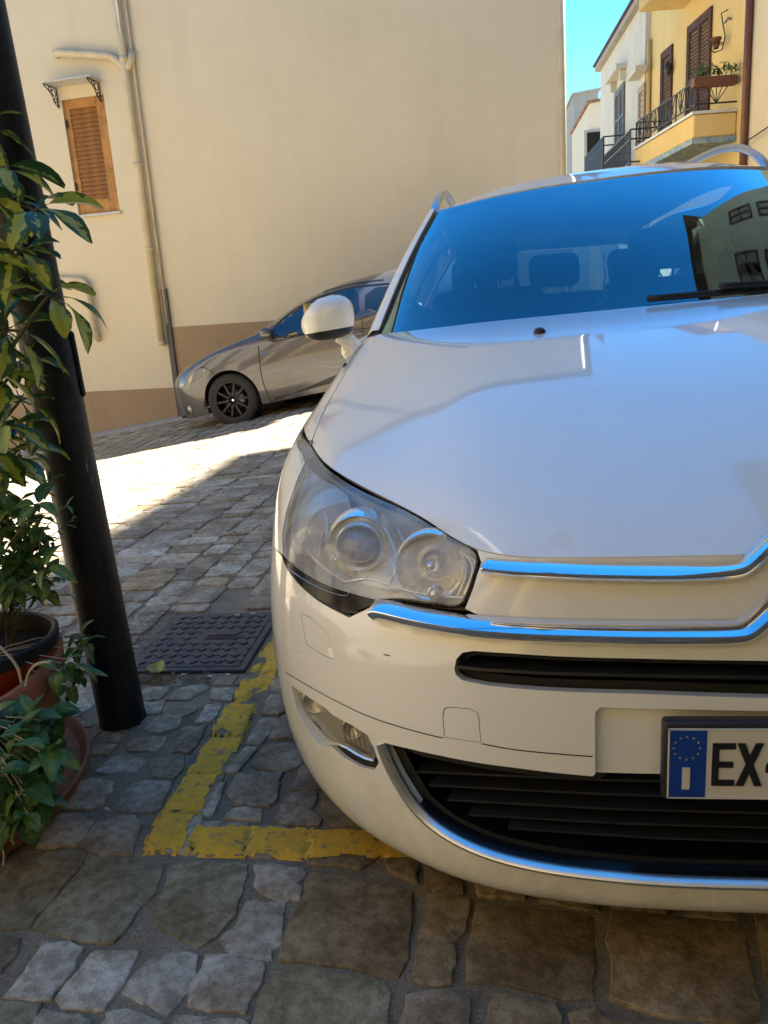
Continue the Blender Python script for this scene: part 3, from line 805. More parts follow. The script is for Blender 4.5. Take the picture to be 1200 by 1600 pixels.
mb = MB(); mb.lathe([(.02, .12), (.10, .08), (.16, 0), (.14, -.03), (.001, -.03)], 20, Matrix.Translation((px0+1.05, py0+.1, 4.62))); mb.build('lantern', M['pole'], lp, True)
# ------------------------------------------------------------------ cream building across the street
W0 = Vector((-5.23, 11.46, 0)); WD = Vector((.995, -.10, 0)).normalized(); WN = Vector((-.10, -.995, 0)).normalized()
def WP(s, h, off=0.0): return W0+WD*s+Vector((0, 0, h))+WN*off
def ws(u, v, off=0.0):
    p = onplane(u, v, W0+WN*off, WN); return ((p-W0).dot(WD), p.z)
def wbox(mb, s0, s1, h0, h1, o0, o1, mi=0):
    vs = [WP(s, h, o) for h in (h0, h1) for s, o in ((s0, o0), (s1, o0), (s1, o1), (s0, o1))]
    mb.add(vs, [(0,3,2,1),(4,5,6,7),(0,1,5,4),(1,2,6,5),(2,3,7,6),(3,0,4,7)], mi)
SE = (1.105+5.23)/.995            # s of the right corner
EAVE = 7.4
cb = thing('cream_building', WP(0, 0), 'large cream rendered building with one wooden shutter and tan dado, across the street', 'building')
sx0, sx1, sz0, sz1 = -.385, .262, 2.60, 4.095   # shutter opening
# openings laid out: wall in blocks round the window recess
mb = MB()
for a, b, c, d in ((-12, sx0, -2.2, EAVE), (sx1, SE, -2.2, EAVE), (sx0, sx1, -2.2, sz0), (sx0, sx1, sz1, EAVE)): wbox(mb, a, b, c, d, -.35, 0)
# side and rear walls
def wall_run(mb, a, b, z0, z1, th=.3):
    a = Vector(a); b = Vector(b); d = (b-a).normalized(); n = Vector((-d.y, d.x, 0))*th
    vs = [a, b, b+n, a+n]; vs = [Vector((p.x, p.y, z)) for z in (z0, z1) for p in vs]
    mb.add(vs, [(0,3,2,1),(4,5,6,7),(0,1,5,4),(1,2,6,5),(2,3,7,6),(3,0,4,7)])
ce = WP(SE, 0, -.351); wall_run(mb, (ce.x, ce.y, 0), (ce.x+.25, ce.y+9, 0), -1, EAVE)
lf = WP(-12, 0, -.351); wall_run(mb, (lf.x, lf.y+9, 0), (lf.x, lf.y, 0), -2.5, EAVE)
wall_run(mb, (ce.x, ce.y+9.3, 0), (lf.x, lf.y+9.3, 0), -2.5, EAVE)
mb.build('wall', M['cream'], cb)
dz_l = ws(200, 609)[1]; dz_r = ws(350, 506)[1]; sp = ws(262, 512)[0]
mb = MB(); wbox(mb, -12, sp+.05, -2.2, dz_l, .001, .016); mb.build('dado', M['dado'], cb)
mb = MB(); wbox(mb, sp+.052, SE+.014, -2.2, dz_r, .001, .016); mb.build('dado', M['dado'], cb)
mb = MB(); a0 = ws(252, 452); a1 = ws(281, 652)
wbox(mb, sp-.0, sp+.075, a1[1]-.3, a0[1], .017, .055); mb.build('cable_channel', M['post_grey'], cb)
# roof with dark eave
mb = MB(); wbox(mb, -12.3, SE+.10, EAVE+.001, EAVE+.12, -9.6, .38); mb.build('eave', M['soffit'], cb)
mb = MB()
vs = [WP(-12.3, EAVE+.122, .40), WP(SE+.15, EAVE+.122, .40), WP(SE+.15, EAVE+.122, -9.7), WP(-12.3, EAVE+.122, -9.7), WP(-9, EAVE+1.7, -4.6), WP(SE-3, EAVE+1.7, -4.6)]
mb.add(vs, [(0,1,5,4),(1,2,5),(2,3,4,5),(3,0,4),(3,2,1,0)]); mb.build('roof', M['tile'], cb)
mb = MB()   # dark balcony floor on the side wall above the lane
mb.box((1.25, 11.2, 5.30), (1.70, 13.6, 5.42)); mb.build('side_balcony', M['soffit'], cb)
mb = MB(); mb.tube([(1.52, 11.2+k*2.2, 6.2) for k in (0, 1)], .02, 6)
for k in range(20): mb.tube([(1.52, 11.25+k*.11, 5.43), (1.52, 11.25+k*.11, 6.2)], .009, 5)
mb.build('railing', M['iron'], cb)
mb = MB(); mb.tube([WP(SE-.035, -.8, .06), WP(SE-.035, EAVE, .06)], .045, 12); mb.build('downpipe', M['pipe'], cb, True)
# main downpipe, branch and the short loop
q = [ws(182, 0, .09), ws(253, 540, .09)]
sm = (q[0][0]+q[1][0])/2; zb = q[1][1]
mb = MB(); mb.tube([WP(sm, EAVE, .09), WP(sm, zb+.02, .09)], .052, 14)
for zz in (zb+.03, 2.05, 3.15, 4.45, 5.6): mb.tube([WP(sm, zz-.03, .09), WP(sm, zz+.03, .09)], .060, 14)
mb.build('downpipe', M['pipe'], cb, True)
mb = MB(); mb.tube([WP(sm+.105, EAVE, .05), WP(sm+.105, zb+.30, .05)], .018, 8); mb.build('thin_pipe', M['pipe'], cb, True)
a = ws(83, 84, .08); b = ws(168, 86, .08); zc_ = ws(186, 94, .08)[1]
mb = MB(); mb.tube([WP(a[0], a[1], .0), WP(a[0]+.02, a[1], .06), WP(a[0]+.09, a[1], .08), WP(b[0], b[1]-.01, .08), WP(b[0]+.07, b[1]-.04, .08), WP(sm-.06, zc_-.05, .085), WP(sm, zc_-.10, .09)], .050, 12)
mb.tube([WP(sm+.10, zc_+.10, .03), WP(sm+.10, zc_-.01, .08), WP(sm+.06, zc_-.09, .09), WP(sm, zc_-.12, .09)], .045, 12)
mb.build('branch_pipe', M['pipe'], cb, True)
a = ws(95, 432, .08); b = ws(132, 437, .08); c = ws(148, 528, .08)
mb = MB(); mb.tube([WP(a[0]-.6, a[1], .08), WP(b[0]-.08, b[1], .08), WP(b[0]-.01, b[1]-.03, .08), WP(b[0]+.02, b[1]-.12, .08), WP(b[0]+.03, c[1]+.08, .08), WP(b[0]+.03, c[1], .04), WP(b[0]+.03, c[1]-.02, -.02)], .052, 12)
mb.build('wall_pipe', M['pipe'], cb, True)
# shutter
sh = MB()
wbox(sh, sx0, sx0+.085, sz0, sz1, -.09, -.035); wbox(sh, sx1-.15, sx1-.065, sz0, sz1, -.09, -.035)
wbox(sh, sx0+.085, sx1-.15, sz0, sz0+.20, -.09, -.035); wbox(sh, sx0+.085, sx1-.15, sz1-.12, sz1, -.09, -.035)
shf = sh.build('shutter', M['wood'], cb); bevel(shf, .006)
n_sl = 20; z0_, z1_ = sz0+.205, sz1-.125; ps = (z1_-z0_)/n_sl
slat = None
for k in range(n_sl):
    zc2 = z0_+(k+.5)*ps
    if slat is None:
        vs = [Vector((s, o, z)) for s in (0, 1) for o, z in ((-.02, .040), (-.012, .046), (.022, -.022), (.014, -.030))]
        w_ = (sx1-.15)-(sx0+.085)
        vs = [WD*(v.x*w_)+WN*(v.y)+Vector((0, 0, v.z)) for v in vs]
        slat = bpy.data.meshes.new('slat'); slat.from_pydata([tuple(v) for v in vs], [], [(0,1,2,3),(7,6,5,4),(0,4,5,1),(1,5,6,2),(2,6,7,3),(3,7,4,0)]); slat.materials.append(M['wood2'])
    o = bpy.data.objects.new('slat', slat); C.objects.link(o); o.parent = shf; o.location = WP(sx0+.085, zc2, -.058)
mb = MB(); wbox(mb, sx0+.01, sx1-.08, sz0, sz1, -.12, -.10); mb.build('backing', M['wood2'], cb)
mb = MB(); wbox(mb, sx1-.063, sx1-.001, sz0, sz1, -.20, -.012); o = mb.build('window_frame', M['wood'], cb); bevel(o, .005)
mb = MB(); wbox(mb, sx0-.01, sx1+.03, sz0-.035, sz0-.002, -.2, .045); mb.build('window_sill', M['slab'], cb)
for zz in (sz0+.38, sz1-.30):
    mb = MB(); mb.tube([WP(sx0+.02, zz-.05, -.02), WP(sx0+.02, zz+.05, -.02)], .012, 8); mb.build('hinge', M['iron'], cb)
# canopy slab and scroll brackets
ca = ws(76, 139, .15); cz_ = 4.255
mb = MB(); wbox(mb, sx0-.08, sx1+.0, cz_, cz_+.022, .001, .28); o = mb.build('canopy_slab', M['slab'], cb); bevel(o, .006)
for s in (sx0-.045, sx1-.04):
    mb = MB(); r_ = .008
    mb.tube([WP(s, cz_-.015, .02), WP(s, cz_-.015, .30)], r_, 6); mb.tube([WP(s, cz_-.26, .012), WP(s, cz_-.01, .012)], r_, 6)
    mb.tube([WP(s, cz_-.25, .02), WP(s, cz_-.20, .10), WP(s, cz_-.12, .13), WP(s, cz_-.07, .20), WP(s, cz_-.03, .29)], r_, 6)
    for cc, rr in (((.08, -.08), .045), ((.16, -.05), .03), ((.06, -.17), .03)):
        mb.tube([WP(s, cz_+cc[1]+rr*math.sin(a_*.7), cc[0]+rr*math.cos(a_*.7)) for a_ in range(9)], .007, 5, closed=True)
    mb.build('bracket', M['iron'], cb)
# kerb strip at the foot of the wall
vs = []; ks = np.linspace(-12, 1.05, 40)
for s in ks:
    for off, dz in ((.017, .05), (.26, .035), (.30, .0), (.31, -.06)):
        p = WP(s, 0, off); vs.append((p.x, p.y, gz(p.x, p.y)+dz+.004*math.sin(s*7)))
fs = [(i*4+k, i*4+k+1, (i+1)*4+k+1, (i+1)*4+k) for i in range(len(ks)-1) for k in range(3)]
tag(mesh('kerb', vs, fs, M['kerbstone'], None, True), 'pale concrete strip along the foot of the cream building', kind='structure')

# ------------------------------------------------------------------ right hand street fronts
class Facade:
    def __init__(s, p, d):
        s.o = Vector((p[0], p[1], 0)); s.d = Vector((d[0], d[1], 0)).normalized()      # d runs away from the camera
        s.n = Vector((-s.d.y, s.d.x, 0));
        if s.n.x > 0: s.n = -s.n
    def P(s, a, z, off=0.0): return s.o+s.d*a+s.n*off+Vector((0, 0, z))
    def px(s, u, v, off=0.0):
        p = onplane(u, v, s.o+s.n*off, s.n); return ((p-s.o).dot(s.d), p.z)
    def box(s, mb, a0, a1, z0, z1, o0, o1, mi=0):
        vs = [s.P(a, z, o) for z in (z0, z1) for a, o in ((a0, o0), (a1, o0), (a1, o1), (a0, o1))]
        mb.add(vs, [(0,3,2,1),(4,5,6,7),(0,1,5,4),(1,2,6,5),(2,3,7,6),(3,0,4,7)], mi); return mb
def shutter_door(fc, parent, a0, a1, z0, z1, leaves, m=M['brown_wood'], nsl=26, name='shutter'):
    w = (a1-a0)/leaves
    mb = MB(); fc.box(mb, a0-.06, a1+.06, z1, z1+.07, .002, .05); fc.box(mb, a0-.06, a0, z0, z1, .002, .05); fc.box(mb, a1, a1+.06, z0, z1, .002, .05)
    mb.build('door_frame', m, parent)
    for k in range(leaves):
        b0, b1 = a0+k*w+.006, a0+(k+1)*w-.006
        mb = MB(); st = .06
        fc.box(mb, b0, b0+st, z0, z1, .004, .045); fc.box(mb, b1-st, b1, z0, z1, .004, .045)
        fc.box(mb, b0+st, b1-st, z0, z0+.12, .004, .045); fc.box(mb, b0+st, b1-st, z1-.08, z1, .004, .045)
        fc.box(mb, b0+st, b1-st, (z0+z1)/2-.04, (z0+z1)/2+.04, .004, .045)
        lf_ = mb.build(name, m, parent)
        mb = MB(); h = (z1-z0-.2)/nsl
        for q in range(nsl):
            z = z0+.12+(q+.5)*h
            vs = [fc.P(a, z+dz, o) for a in (b0+st, b1-st) for o, dz in ((.008, .03), (.016, .035), (.042, -.022), (.034, -.027))]
            mb.add(vs, [(0,1,2,3),(7,6,5,4),(0,4,5,1),(1,5,6,2),(2,6,7,3),(3,7,4,0)])
        o = mb.build('louvres', m, lf_); o['kind'] = 'stuff'
# yellow house
FY = Facade((4.88, 17.2), (-.118, .993))
ya0 = FY.px(1172, 150)[0]; ya1 = FY.px(1015, 150)[0]; YT = 9.0
yh = thing('yellow_house', FY.P(0, 0), 'bright yellow house with blue edged balcony and dark louvred doors', 'house')
mb = MB(); FY.box(mb, ya0, ya1, -.5, YT, -8, 0); mb.build('wall', M['yellow_wall'], yh)
mb = MB(); FY.box(mb, ya0-.1, ya1+.2, YT+.001, YT+.15, -8.2, .5); mb.build('roof', M['tile'], yh)
bo = .82
pz_t = FY.px(1080, 181, bo)[1]; pz_b = FY.px(1090, 212, bo)[1]; b0 = FY.px(1084, 160, bo)[0]; b1 = FY.px(992, 220, bo)[0]
mb = MB(); FY.box(mb, b0, b1, pz_b, pz_t, .001, bo); o = mb.build('balcony_slab', M['yellow_wall'], yh); bevel(o, .03)
mb = MB(); FY.box(mb, b0-.02, b1+.02, pz_b-.10, pz_b-.001, .001, bo+.02); mb.build('balcony_edge', M['blue_paint'], yh)
mb = MB(); FY.box(mb, b0-.03, b1+.03, pz_t+.001, pz_t+.05, .001, bo+.03); mb.build('balcony_floor', M['slab'], yh)
rh = FY.px(1082, 128, bo)[1]; rz0 = pz_t+.05
mb = MB()
for z in (rh, rz0+.12):
    mb.tube([FY.P(b0, z, .02), FY.P(b0, z, bo-.03), FY.P(b1, z, bo-.03), FY.P(b1, z, .02)], .016, 6)
for k in range(8):
    a = b0+(b1-b0)*k/7; mb.tube([FY.P(a, rz0, bo-.03), FY.P(a, rh, bo-.03)], .017, 6)
for k in range(7):
    a = b0+(b1-b0)*k/7; w = (b1-b0)/7
    for t in (.12, .38, .62, .88): mb.tube([FY.P(a+w*.5, rz0+.12, bo-.03), FY.P(a+w*t*1.0, rh-.02, bo-.03)], .009, 5)
    mb.tube([FY.P(a+w*.1, rz0+.12, bo-.03), FY.P(a+w*.3, rh-.3, bo-.03), FY.P(a+w*.5, rz0+.5, bo-.03)], .008, 5)
for t in (.1, .3, .5, .7, .9): mb.tube([FY.P(b0, rz0+.12, .02+(bo-.05)*.5), FY.P(b0, rh, .02+(bo-.05)*t)], .009, 5)
mb.build('balcony_railing', M['iron'], yh)
d1 = (FY.px(1077, 100)[0], FY.px(1111, 60)[0]); dt = FY.px(1111, 18)[1]
shutter_door(FY, yh, min(d1), max(d1), rz0, dt, 2)
d2 = (FY.px(1036, 120)[0], FY.px(1050, 120)[0]); dt2 = FY.px(1050, 76)[1]
shutter_door(FY, yh, min(d2), max(d2), rz0, dt2, 1)
ub = FY.px(1048, 33)[1]
mb = MB(); FY.box(mb, FY.px(1115, 10)[0], FY.px(998, 30, .95)[0], ub, ub+.30, .001, .95); mb.build('upper_balcony', M['yellow_wall'], yh)
mb = MB(); a_ = FY.px(1175, 100)[0]; mb.tube([FY.P(a_, 0, .09), FY.P(a_, YT, .09)], .065, 10); mb.build('brown_downpipe', M['copper'], yh, True)
mb = MB(); a_ = FY.px(1018, 100)[0]; mb.tube([FY.P(a_, 0, .07), FY.P(a_, ub, .07)], .05, 10); mb.build('yellow_downpipe', M['yellow_wall'], yh, True)
a_, z_ = FY.px(1052, 106); mb = MB(); mb.lathe([(.001, -.16), (.06, -.12), (.08, .05), (.03, .12), (.001, .15)], 10, Matrix.Translation(FY.P(a_, z_, .12))); mb.build('wall_lamp', M['iron'], yh, True)
# window box and plants on the balcony
fb = thing('flower_box', FY.P(b0, rh-.1, .4), 'long brown planter with straggly plants hung on the balcony rail end', 'flower box')
mb = MB(); FY.box(mb, b0-.13, b0+.06, rh-.13, rh+.03, .06, bo+.05); o = mb.build('trough', M['brown_trough'], fb); bevel(o, .012)
def tuft(name, pts, n, L, m, parent, spread=.1, seed=1, W=None):
    r = random.Random(seed); V = []; Fc = []; UV = []
    for k in range(n):
        p = Vector(r.choice(pts))+Vector((r.uniform(-1, 1), r.uniform(-1, 1), r.uniform(-.4, 1)))*spread
        vs, fs, uv = leaf_shape(L*r.uniform(.6, 1.2), (W or L*.4)*r.uniform(.7, 1.2), nl=3, nw=2, droop=r.uniform(-.2, .6))
        Mx = Matrix.Translation(p) @ Matrix.Rotation(r.uniform(0, 6.3), 4, 'Z') @ Matrix.Rotation(r.uniform(-1.2, .5), 4, 'Y') @ Matrix.Rotation(r.uniform(-.6, .6), 4, 'X')
        b = len(V); V += [Mx @ Vector(v) for v in vs]; Fc += [tuple(b+i for i in f) for f in fs]; UV += uv
    o = mesh(name, V, Fc, m, parent, True); l = o.data.uv_layers.new(name='UVMap')
    l.data.foreach_set('uv', np.array([UV[i] for f in Fc for i in f], 'f').ravel()); o['kind'] = 'stuff'; return o
tuft('foliage', [FY.P(b0-.03, rh+.08+.06*(k % 2), .1+k*.09) for k in range(9)], 160, .10, M['leaf_small'], fb, .10, 3)
hp = thing('hanging_pot', FY.P(FY.px(1137, 60)[0], FY.px(1137, 65)[1], .1), 'small brown pot in a curled iron holder on the yellow wall', 'hanging pot')
a_, z_ = FY.px(1137, 66)
mb = MB(); mb.lathe([(.05, -.10), (.09, .06), (.10, .06), (.10, .09), (.07, .09), (.06, .0)], 14, Matrix.Translation(FY.P(a_, z_, .22))); mb.build('pot', M['brown_trough'], hp, True)
mb = MB(); mb.tube([FY.P(a_, z_+.55, .02), FY.P(a_, z_+.5, .14), FY.P(a_, z_+.3, .10), FY.P(a_, z_+.1, .05), FY.P(a_, z_-.12, .10), FY.P(a_, z_-.16, .24), FY.P(a_, z_-.08, .36)], .012, 6)
mb.tube([FY.P(a_+.1*math.cos(k*.7), z_-.02, .22+.13*math.sin(k*.7)) for k in range(9)], .010, 5, closed=True)
mb.tube([FY.P(a_-.18, z_+.33, .03), FY.P(a_-.05, z_+.40, .03), FY.P(a_+.12, z_+.36, .03)], .012, 5); mb.build('holder', M['iron'], hp)
# pale house nearest on the right
ph = thing('pale_house', FY.P(ya0-3, 0), 'pale cream house at the right edge with a small iron balcony above', 'house')
mb = MB(); FY.box(mb, ya0-4.6, ya0-.002, -.5, 8.4, -8, .02); mb.build('wall', M['pale_wall'], ph)
mb = MB(); z_ = FY.px(1185, 30, .3)[1]; FY.box(mb, ya0-4.0, FY.px(1178, 20, .8)[0], z_, z_+.12, .022, .8); mb.build('balcony_slab', M['concrete'], ph)
mb = MB(); ae = FY.px(1178, 20, .8)[0]-.05
for z in (z_+.2, z_+1.05): mb.tube([FY.P(ae, z, .05), FY.P(ae, z, .76), FY.P(ya0-4, z, .76)], .016, 6)
for k in range(7): mb.tube([FY.P(ae, z_+.12, .08+k*.11), FY.P(ae, z_+1.05, .08+k*.11)], .010, 5)
for k in range(22): mb.tube([FY.P(ae-k*.13, z_+.12, .76), FY.P(ae-k*.13, z_+1.05, .76)], .010, 5)
mb.build('balcony_railing', M['iron'], ph)
a_, z_ = FY.px(1180, 218); mb = MB(); mb.tube([FY.P(a_+.5, z_-.05, .05), FY.P(a_+.4, z_-.12, .2), FY.P(a_, z_, .12), FY.P(a_-1.2, z_+.12, .1)], .012, 6); mb.build('clothes_line_bar', M['iron'], ph)
# weathered white building
pw = FY.P(ya1, 0, .12); FW = Facade((pw.x, pw.y+.02), (-.024, 1.0))
wa1 = FW.px(938, 120)[0]; wt = FW.px(942, 105)[1]
wb = thing('white_building', FW.P(0, 0), 'weathered greyish white house with tall shuttered window, beyond the yellow house', 'building')
mb = MB(); FW.box(mb, 0, wa1, -.5, wt, -8, 0); mb.build('wall', M['white_wall'], wb)
mb = MB(); FW.box(mb, -.1, wa1+.1, wt+.001, wt+.14, -8.2, .16); mb.build('cornice', M['concrete'], wb)
mb = MB(); FW.box(mb, -.1, wa1+.1, wt+.142, wt+.20, -8.4, .22); mb.build('gutter', M['soffit'], wb)
a0, a1 = sorted((FW.px(963, 180)[0], FW.px(976, 180)[0])); zt = FW.px(970, 140)[1]; zb2 = FW.px(970, 228)[1]
shutter_door(FW, wb, a0, a1, zb2, zt, 2, mat('grey_brown_shutter', (.13, .10, .075), .6, noise_amt=.4), 22)
mb = MB(); FW.box(mb, a0-.25, a1+.25, zt+.35, zt+.47, .001, .28); FW.box(mb, a0-.12, a0-.02, zt+.1, zt+.34, .001, .16); FW.box(mb, a1+.02, a1+.12, zt+.1, zt+.34, .001, .16); mb.build('window_cornice', M['white_wall'], wb)
a2, a3 = sorted((FW.px(1000, 160)[0], FW.px(1008, 160)[0])); zt3 = FW.px(1003, 140)[1]; zb3 = zt3-2.2
mb = MB(); FW.box(mb, a2-.2, a3+.2, zt3+.3, zt3+.42, .001, .28); mb.build('window_cornice', M['white_wall'], wb)
shutter_door(FW, wb, a2, a3, zb3, zt3, 1, mat('pale_wood_door', (.38, .26, .15), .6, noise_amt=.3), 16, 'door_leaf')
# two iron balconies on it
for (uf, un, vt, vb, pan) in ((913, 941, 214, 268, True), (943, 983, 203, 262, False)):
    off = .75; fa, fz = FW.px(uf, vb, off); na, nz = FW.px(un, vb, off)
    f0, f1 = min(fa, na), max(fa, na)
    if pan: f0 = max(f0, wa1-6)
    if f1-f0 > 4.5: f1 = f0+4.5
    zb_ = FW.px(un, vb, off)[1]; zt_ = min(FW.px(un, vt, off)[1], zb_+1.1)
    mb = MB(); FW.box(mb, f0, f1, zb_-.14, zb_, .001, off); mb.build('balcony_slab', M['concrete'], wb)
    mb = MB()
    for z in (zb_+.12, zt_, (zt_*.75+zb_*.25)): mb.tube([FW.P(f0, z, .03), FW.P(f0, z, off-.03), FW.P(f1, z, off-.03), FW.P(f1, z, .03)], .020, 6)
    nb = max(4, int((f1-f0)/.14))
    for k in range(nb+1): mb.tube([FW.P(f0+(f1-f0)*k/nb, zb_, off-.03), FW.P(f0+(f1-f0)*k/nb, zt_, off-.03)], .013 if not pan else .03, 5)
    mb.build('balcony_railing', M['iron'], wb)
# far houses closing the lane
def far_house(u0, u1, vt, y, m, label, win=0, slope=0.0, name='far_house', depth=7):
    p0 = ony(u0, 300, y); p1 = ony(u1, 300, y); zt = ony((u0+u1)/2, vt, y).z
    r = thing(name, (p0.x, y, 0), label, 'building', 'far houses closing the lane')
    mb = MB(); w = p1.x-p0.x
    vs = [(p0.x, y, -1), (p1.x, y, -1), (p1.x, y+depth, -1), (p0.x, y+depth, -1), (p0.x, y, zt-slope*w/2), (p1.x, y, zt+slope*w/2), (p1.x, y+depth, zt+slope*w/2), (p0.x, y+depth, zt-slope*w/2)]
    mb.add(vs, [(0,3,2,1),(4,5,6,7),(0,1,5,4),(1,2,6,5),(2,3,7,6),(3,0,4,7)]); mb.build('wall', m, r)
    mb = MB(); vs = [(x+dx, yy+dy, z+dz) for (x, yy, z), dx, dy in zip([vs[4], vs[5], vs[6], vs[7]], (-.1, .1, .1, -.1), (-.1, -.1, .1, .1)) for dz in (.002,)]
    vs = vs+[(a, b, c+.12) for a, b, c in vs]
    mb.add(vs, [(0,3,2,1),(4,5,6,7),(0,1,5,4),(1,2,6,5),(2,3,7,6),(3,0,4,7)]); mb.build('roof', M['tile'] if m != M['grey_wall'] else M['concrete'], r)
    for k in range(win):
        zc = zt-1.9-k*3.0; xc = (p0.x+p1.x)/2
        mb = MB(); mb.box((xc-.5, y-.05, zc-.8), (xc+.5, y-.002, zc+.8)); wf = mb.build('window', M['concrete'], r)
        mb = MB(); mb.box((xc-.38, y-.07, zc-.68), (xc+.38, y-.052, zc+.68)); mb.build('pane', M['gloss_black'], wf)
    return r
far_house(897, 935, 145, 52, M['grey_wall'], 'grey stone house with sloping top closing the far end of the lane', 1, .10)
far_house(893, 899, 232, 75, M['grey_wall'], 'small far grey roofline right beside the cream building corner', 0)
far_house(921, 940, 160, 40, M['pale_wall'], 'narrow cream house with brown eave below the grey far house', 2, .10)
far_house(886, 946, 246, 62, M['orange_wall'], 'low orange house front at the bottom of the lane', 1, .05)

# ------------------------------------------------------------------ buildings round the camera (seen in reflections and casting the shade)
def block(name, x0, x1, y0, y1, h, m, label, face, z0=-1.0, eave=.5, wins=True, roofm=None):
    r = thing(name, ((x0+x1)/2, (y0+y1)/2, 0), label, 'building')
    mb = MB(); mb.box((x0, y0, z0), (x1, y1, h)); mb.build('wall', m, r)
    mb = MB(); mb.box((x0-eave, y0-eave, h+.001), (x1+eave, y1+eave, h+.16)); mb.build('eave', roofm or M['soffit'], r)
    mb = MB(); cx, cy = (x0+x1)/2, (y0+y1)/2; k = .25
    vs = [(x0-eave, y0-eave, h+.162), (x1+eave, y0-eave, h+.162), (x1+eave, y1+eave, h+.162), (x0-eave, y1+eave, h+.162)]
    vs += [(cx+(x-cx)*k, cy+(y-cy)*k, h+1.0) for x, y, _ in vs]
    mb.add(vs, [(3,2,1,0),(4,5,6,7),(0,1,5,4),(1,2,6,5),(2,3,7,6),(3,0,4,7)]); mb.build('roof', M['tile'], r)
    if not wins: return r
    if face == 'x-': fc = Facade((x0, y0), (0, 1)); Ls = y1-y0
    elif face == 'y+':
        fc = Facade((x0, y1), (1, 0)); fc.n = Vector((0, 1, 0)); Ls = x1-x0
    else:
        fc = Facade((x1, y0), (0, 1)); fc.n = Vector((1, 0, 0)); Ls = y1-y0
    nw = max(1, int(Ls//3)); lev = [1.1, 4.3, 7.3, 10.4] if h > 9 else [1.1, 4.3]
    for i in range(nw):
        a = (i+.5)*Ls/nw
        for z in lev:
            if z+1.9 > h: continue
            shutter_door(fc, r, a-.5, a+.5, z-(0.9 if z > 2 else .6), z+1.5, 2, M['brown_wood'], 12)
            if z > 2 and name != 'tenement':
                mb = MB(); fc.box(mb, a-1.1, a+1.1, z-1.06, z-.92, .002, .8); mb.build('balcony_slab', M['concrete'], r)
                mb = MB()
                for zz in (z-.85, z+.05): mb.tube([fc.P(a-1.07, zz, .02), fc.P(a-1.07, zz, .76), fc.P(a+1.07, zz, .76), fc.P(a+1.07, zz, .02)], .016, 5)
                for k2 in range(17): mb.tube([fc.P(a-1.07+k2*.134, z-.92, .76), fc.P(a-1.07+k2*.134, z+.05, .76)], .009, 4)
                mb.build('balcony_railing', M['iron'], r)
    return r
block('tenement', 6.5, 14, -12, 10.8, 17.0, M['old_wall'], 'tall old ochre tenement on the right of the parked white car, outside the picture', 'x-', eave=.7)
block('terrace_house', -14, 4.2, -13, -5.0, 8.6, M['yellow_wall'], 'cream terrace behind the camera, outside the picture', 'y+')
block('terrace_house', -17, -9.6, -4.4, 7.5, 7.8, M['pale_wall'], 'sunlit cream terrace on the left, outside the picture', 'x+')
# ------------------------------------------------------------------ the white estate car
CX = .404
car = thing('white_car', (CX, 3.4, 0), 'white estate car parked nose on at the right, chrome chevrons and hazed headlamp', 'car')
SA = [0, .15, .29, .447, .554, .653, .744, .803, .845, .875, .895, .905, .91]
SY = [0, .002, .012, .047, .10, .175, .28, .38, .50, .65, .85, 1.2, 2.0]
E0 = [(0,1.082,.738),(.15,1.084,.738),(.29,1.094,.737),(.42,1.145,.737),(.50,1.255,.752),(.58,1.37,.764),(.66,1.48,.776),(.732,1.60,.788),(.794,1.76,.803),(.84,1.87,.812),(.866,2.12,.828),(.878,2.5,.862),(.882,3.05,.93)]
rowsd = [(.150,1.10,.965),(.182,1.060,.985),(.225,1.043,1.0),(.31,1.033,1.015),(.43,1.032,1.022),(.53,1.040,1.02),(.61,1.050,1.01)]
def full(rowL):   # rowL: list of (a,y,z), index 0 is the centre
    return [(CX-a, y, z) for a, y, z in rowL[::-1]]+[(CX+a, y, z) for a, y, z in rowL[1:]]
net = []
for z, y0, k in rowsd: net.append(full([(a*k, y0+s, z+(.0 if i < 9 else (i-8)*.012*(z/.61))) for i, (a, s) in enumerate(zip(SA, SY))]))
r6 = [(a*1.01, 1.050+s, .61+(.0 if i < 9 else (i-8)*.012)) for i, (a, s) in enumerate(zip(SA, SY))]
def lerp3(p, q, t, out=0.0):
    return tuple(x+(y-x)*t for x, y in zip(p, q))
r7 = []; r8 = []
for i in range(13):
    b = [.0, .0, .0, .006, .02, .03, .036, .036, .032, .024, .016, .008, .004][i]
    p = lerp3(r6[i], E0[i], .38); r7.append((p[0]+b*.5, p[1]-b*.9, p[2]+b*.35))
    p = lerp3(r6[i], E0[i], .74); r8.append((p[0]+b*.4, p[1]-b*.7, p[2]+b*.45))
net.append(full(r7)); net.append(full(r8)); net.append(full(E0))
FS = Surf(net, .012, .008)
VM = FS.gv[-1]
pz = FS.px
def L(px_list): return [pz(u, v) for u, v in px_list]
def c0(p): return (0.0, p[1])

PAINT = M['paint_white']
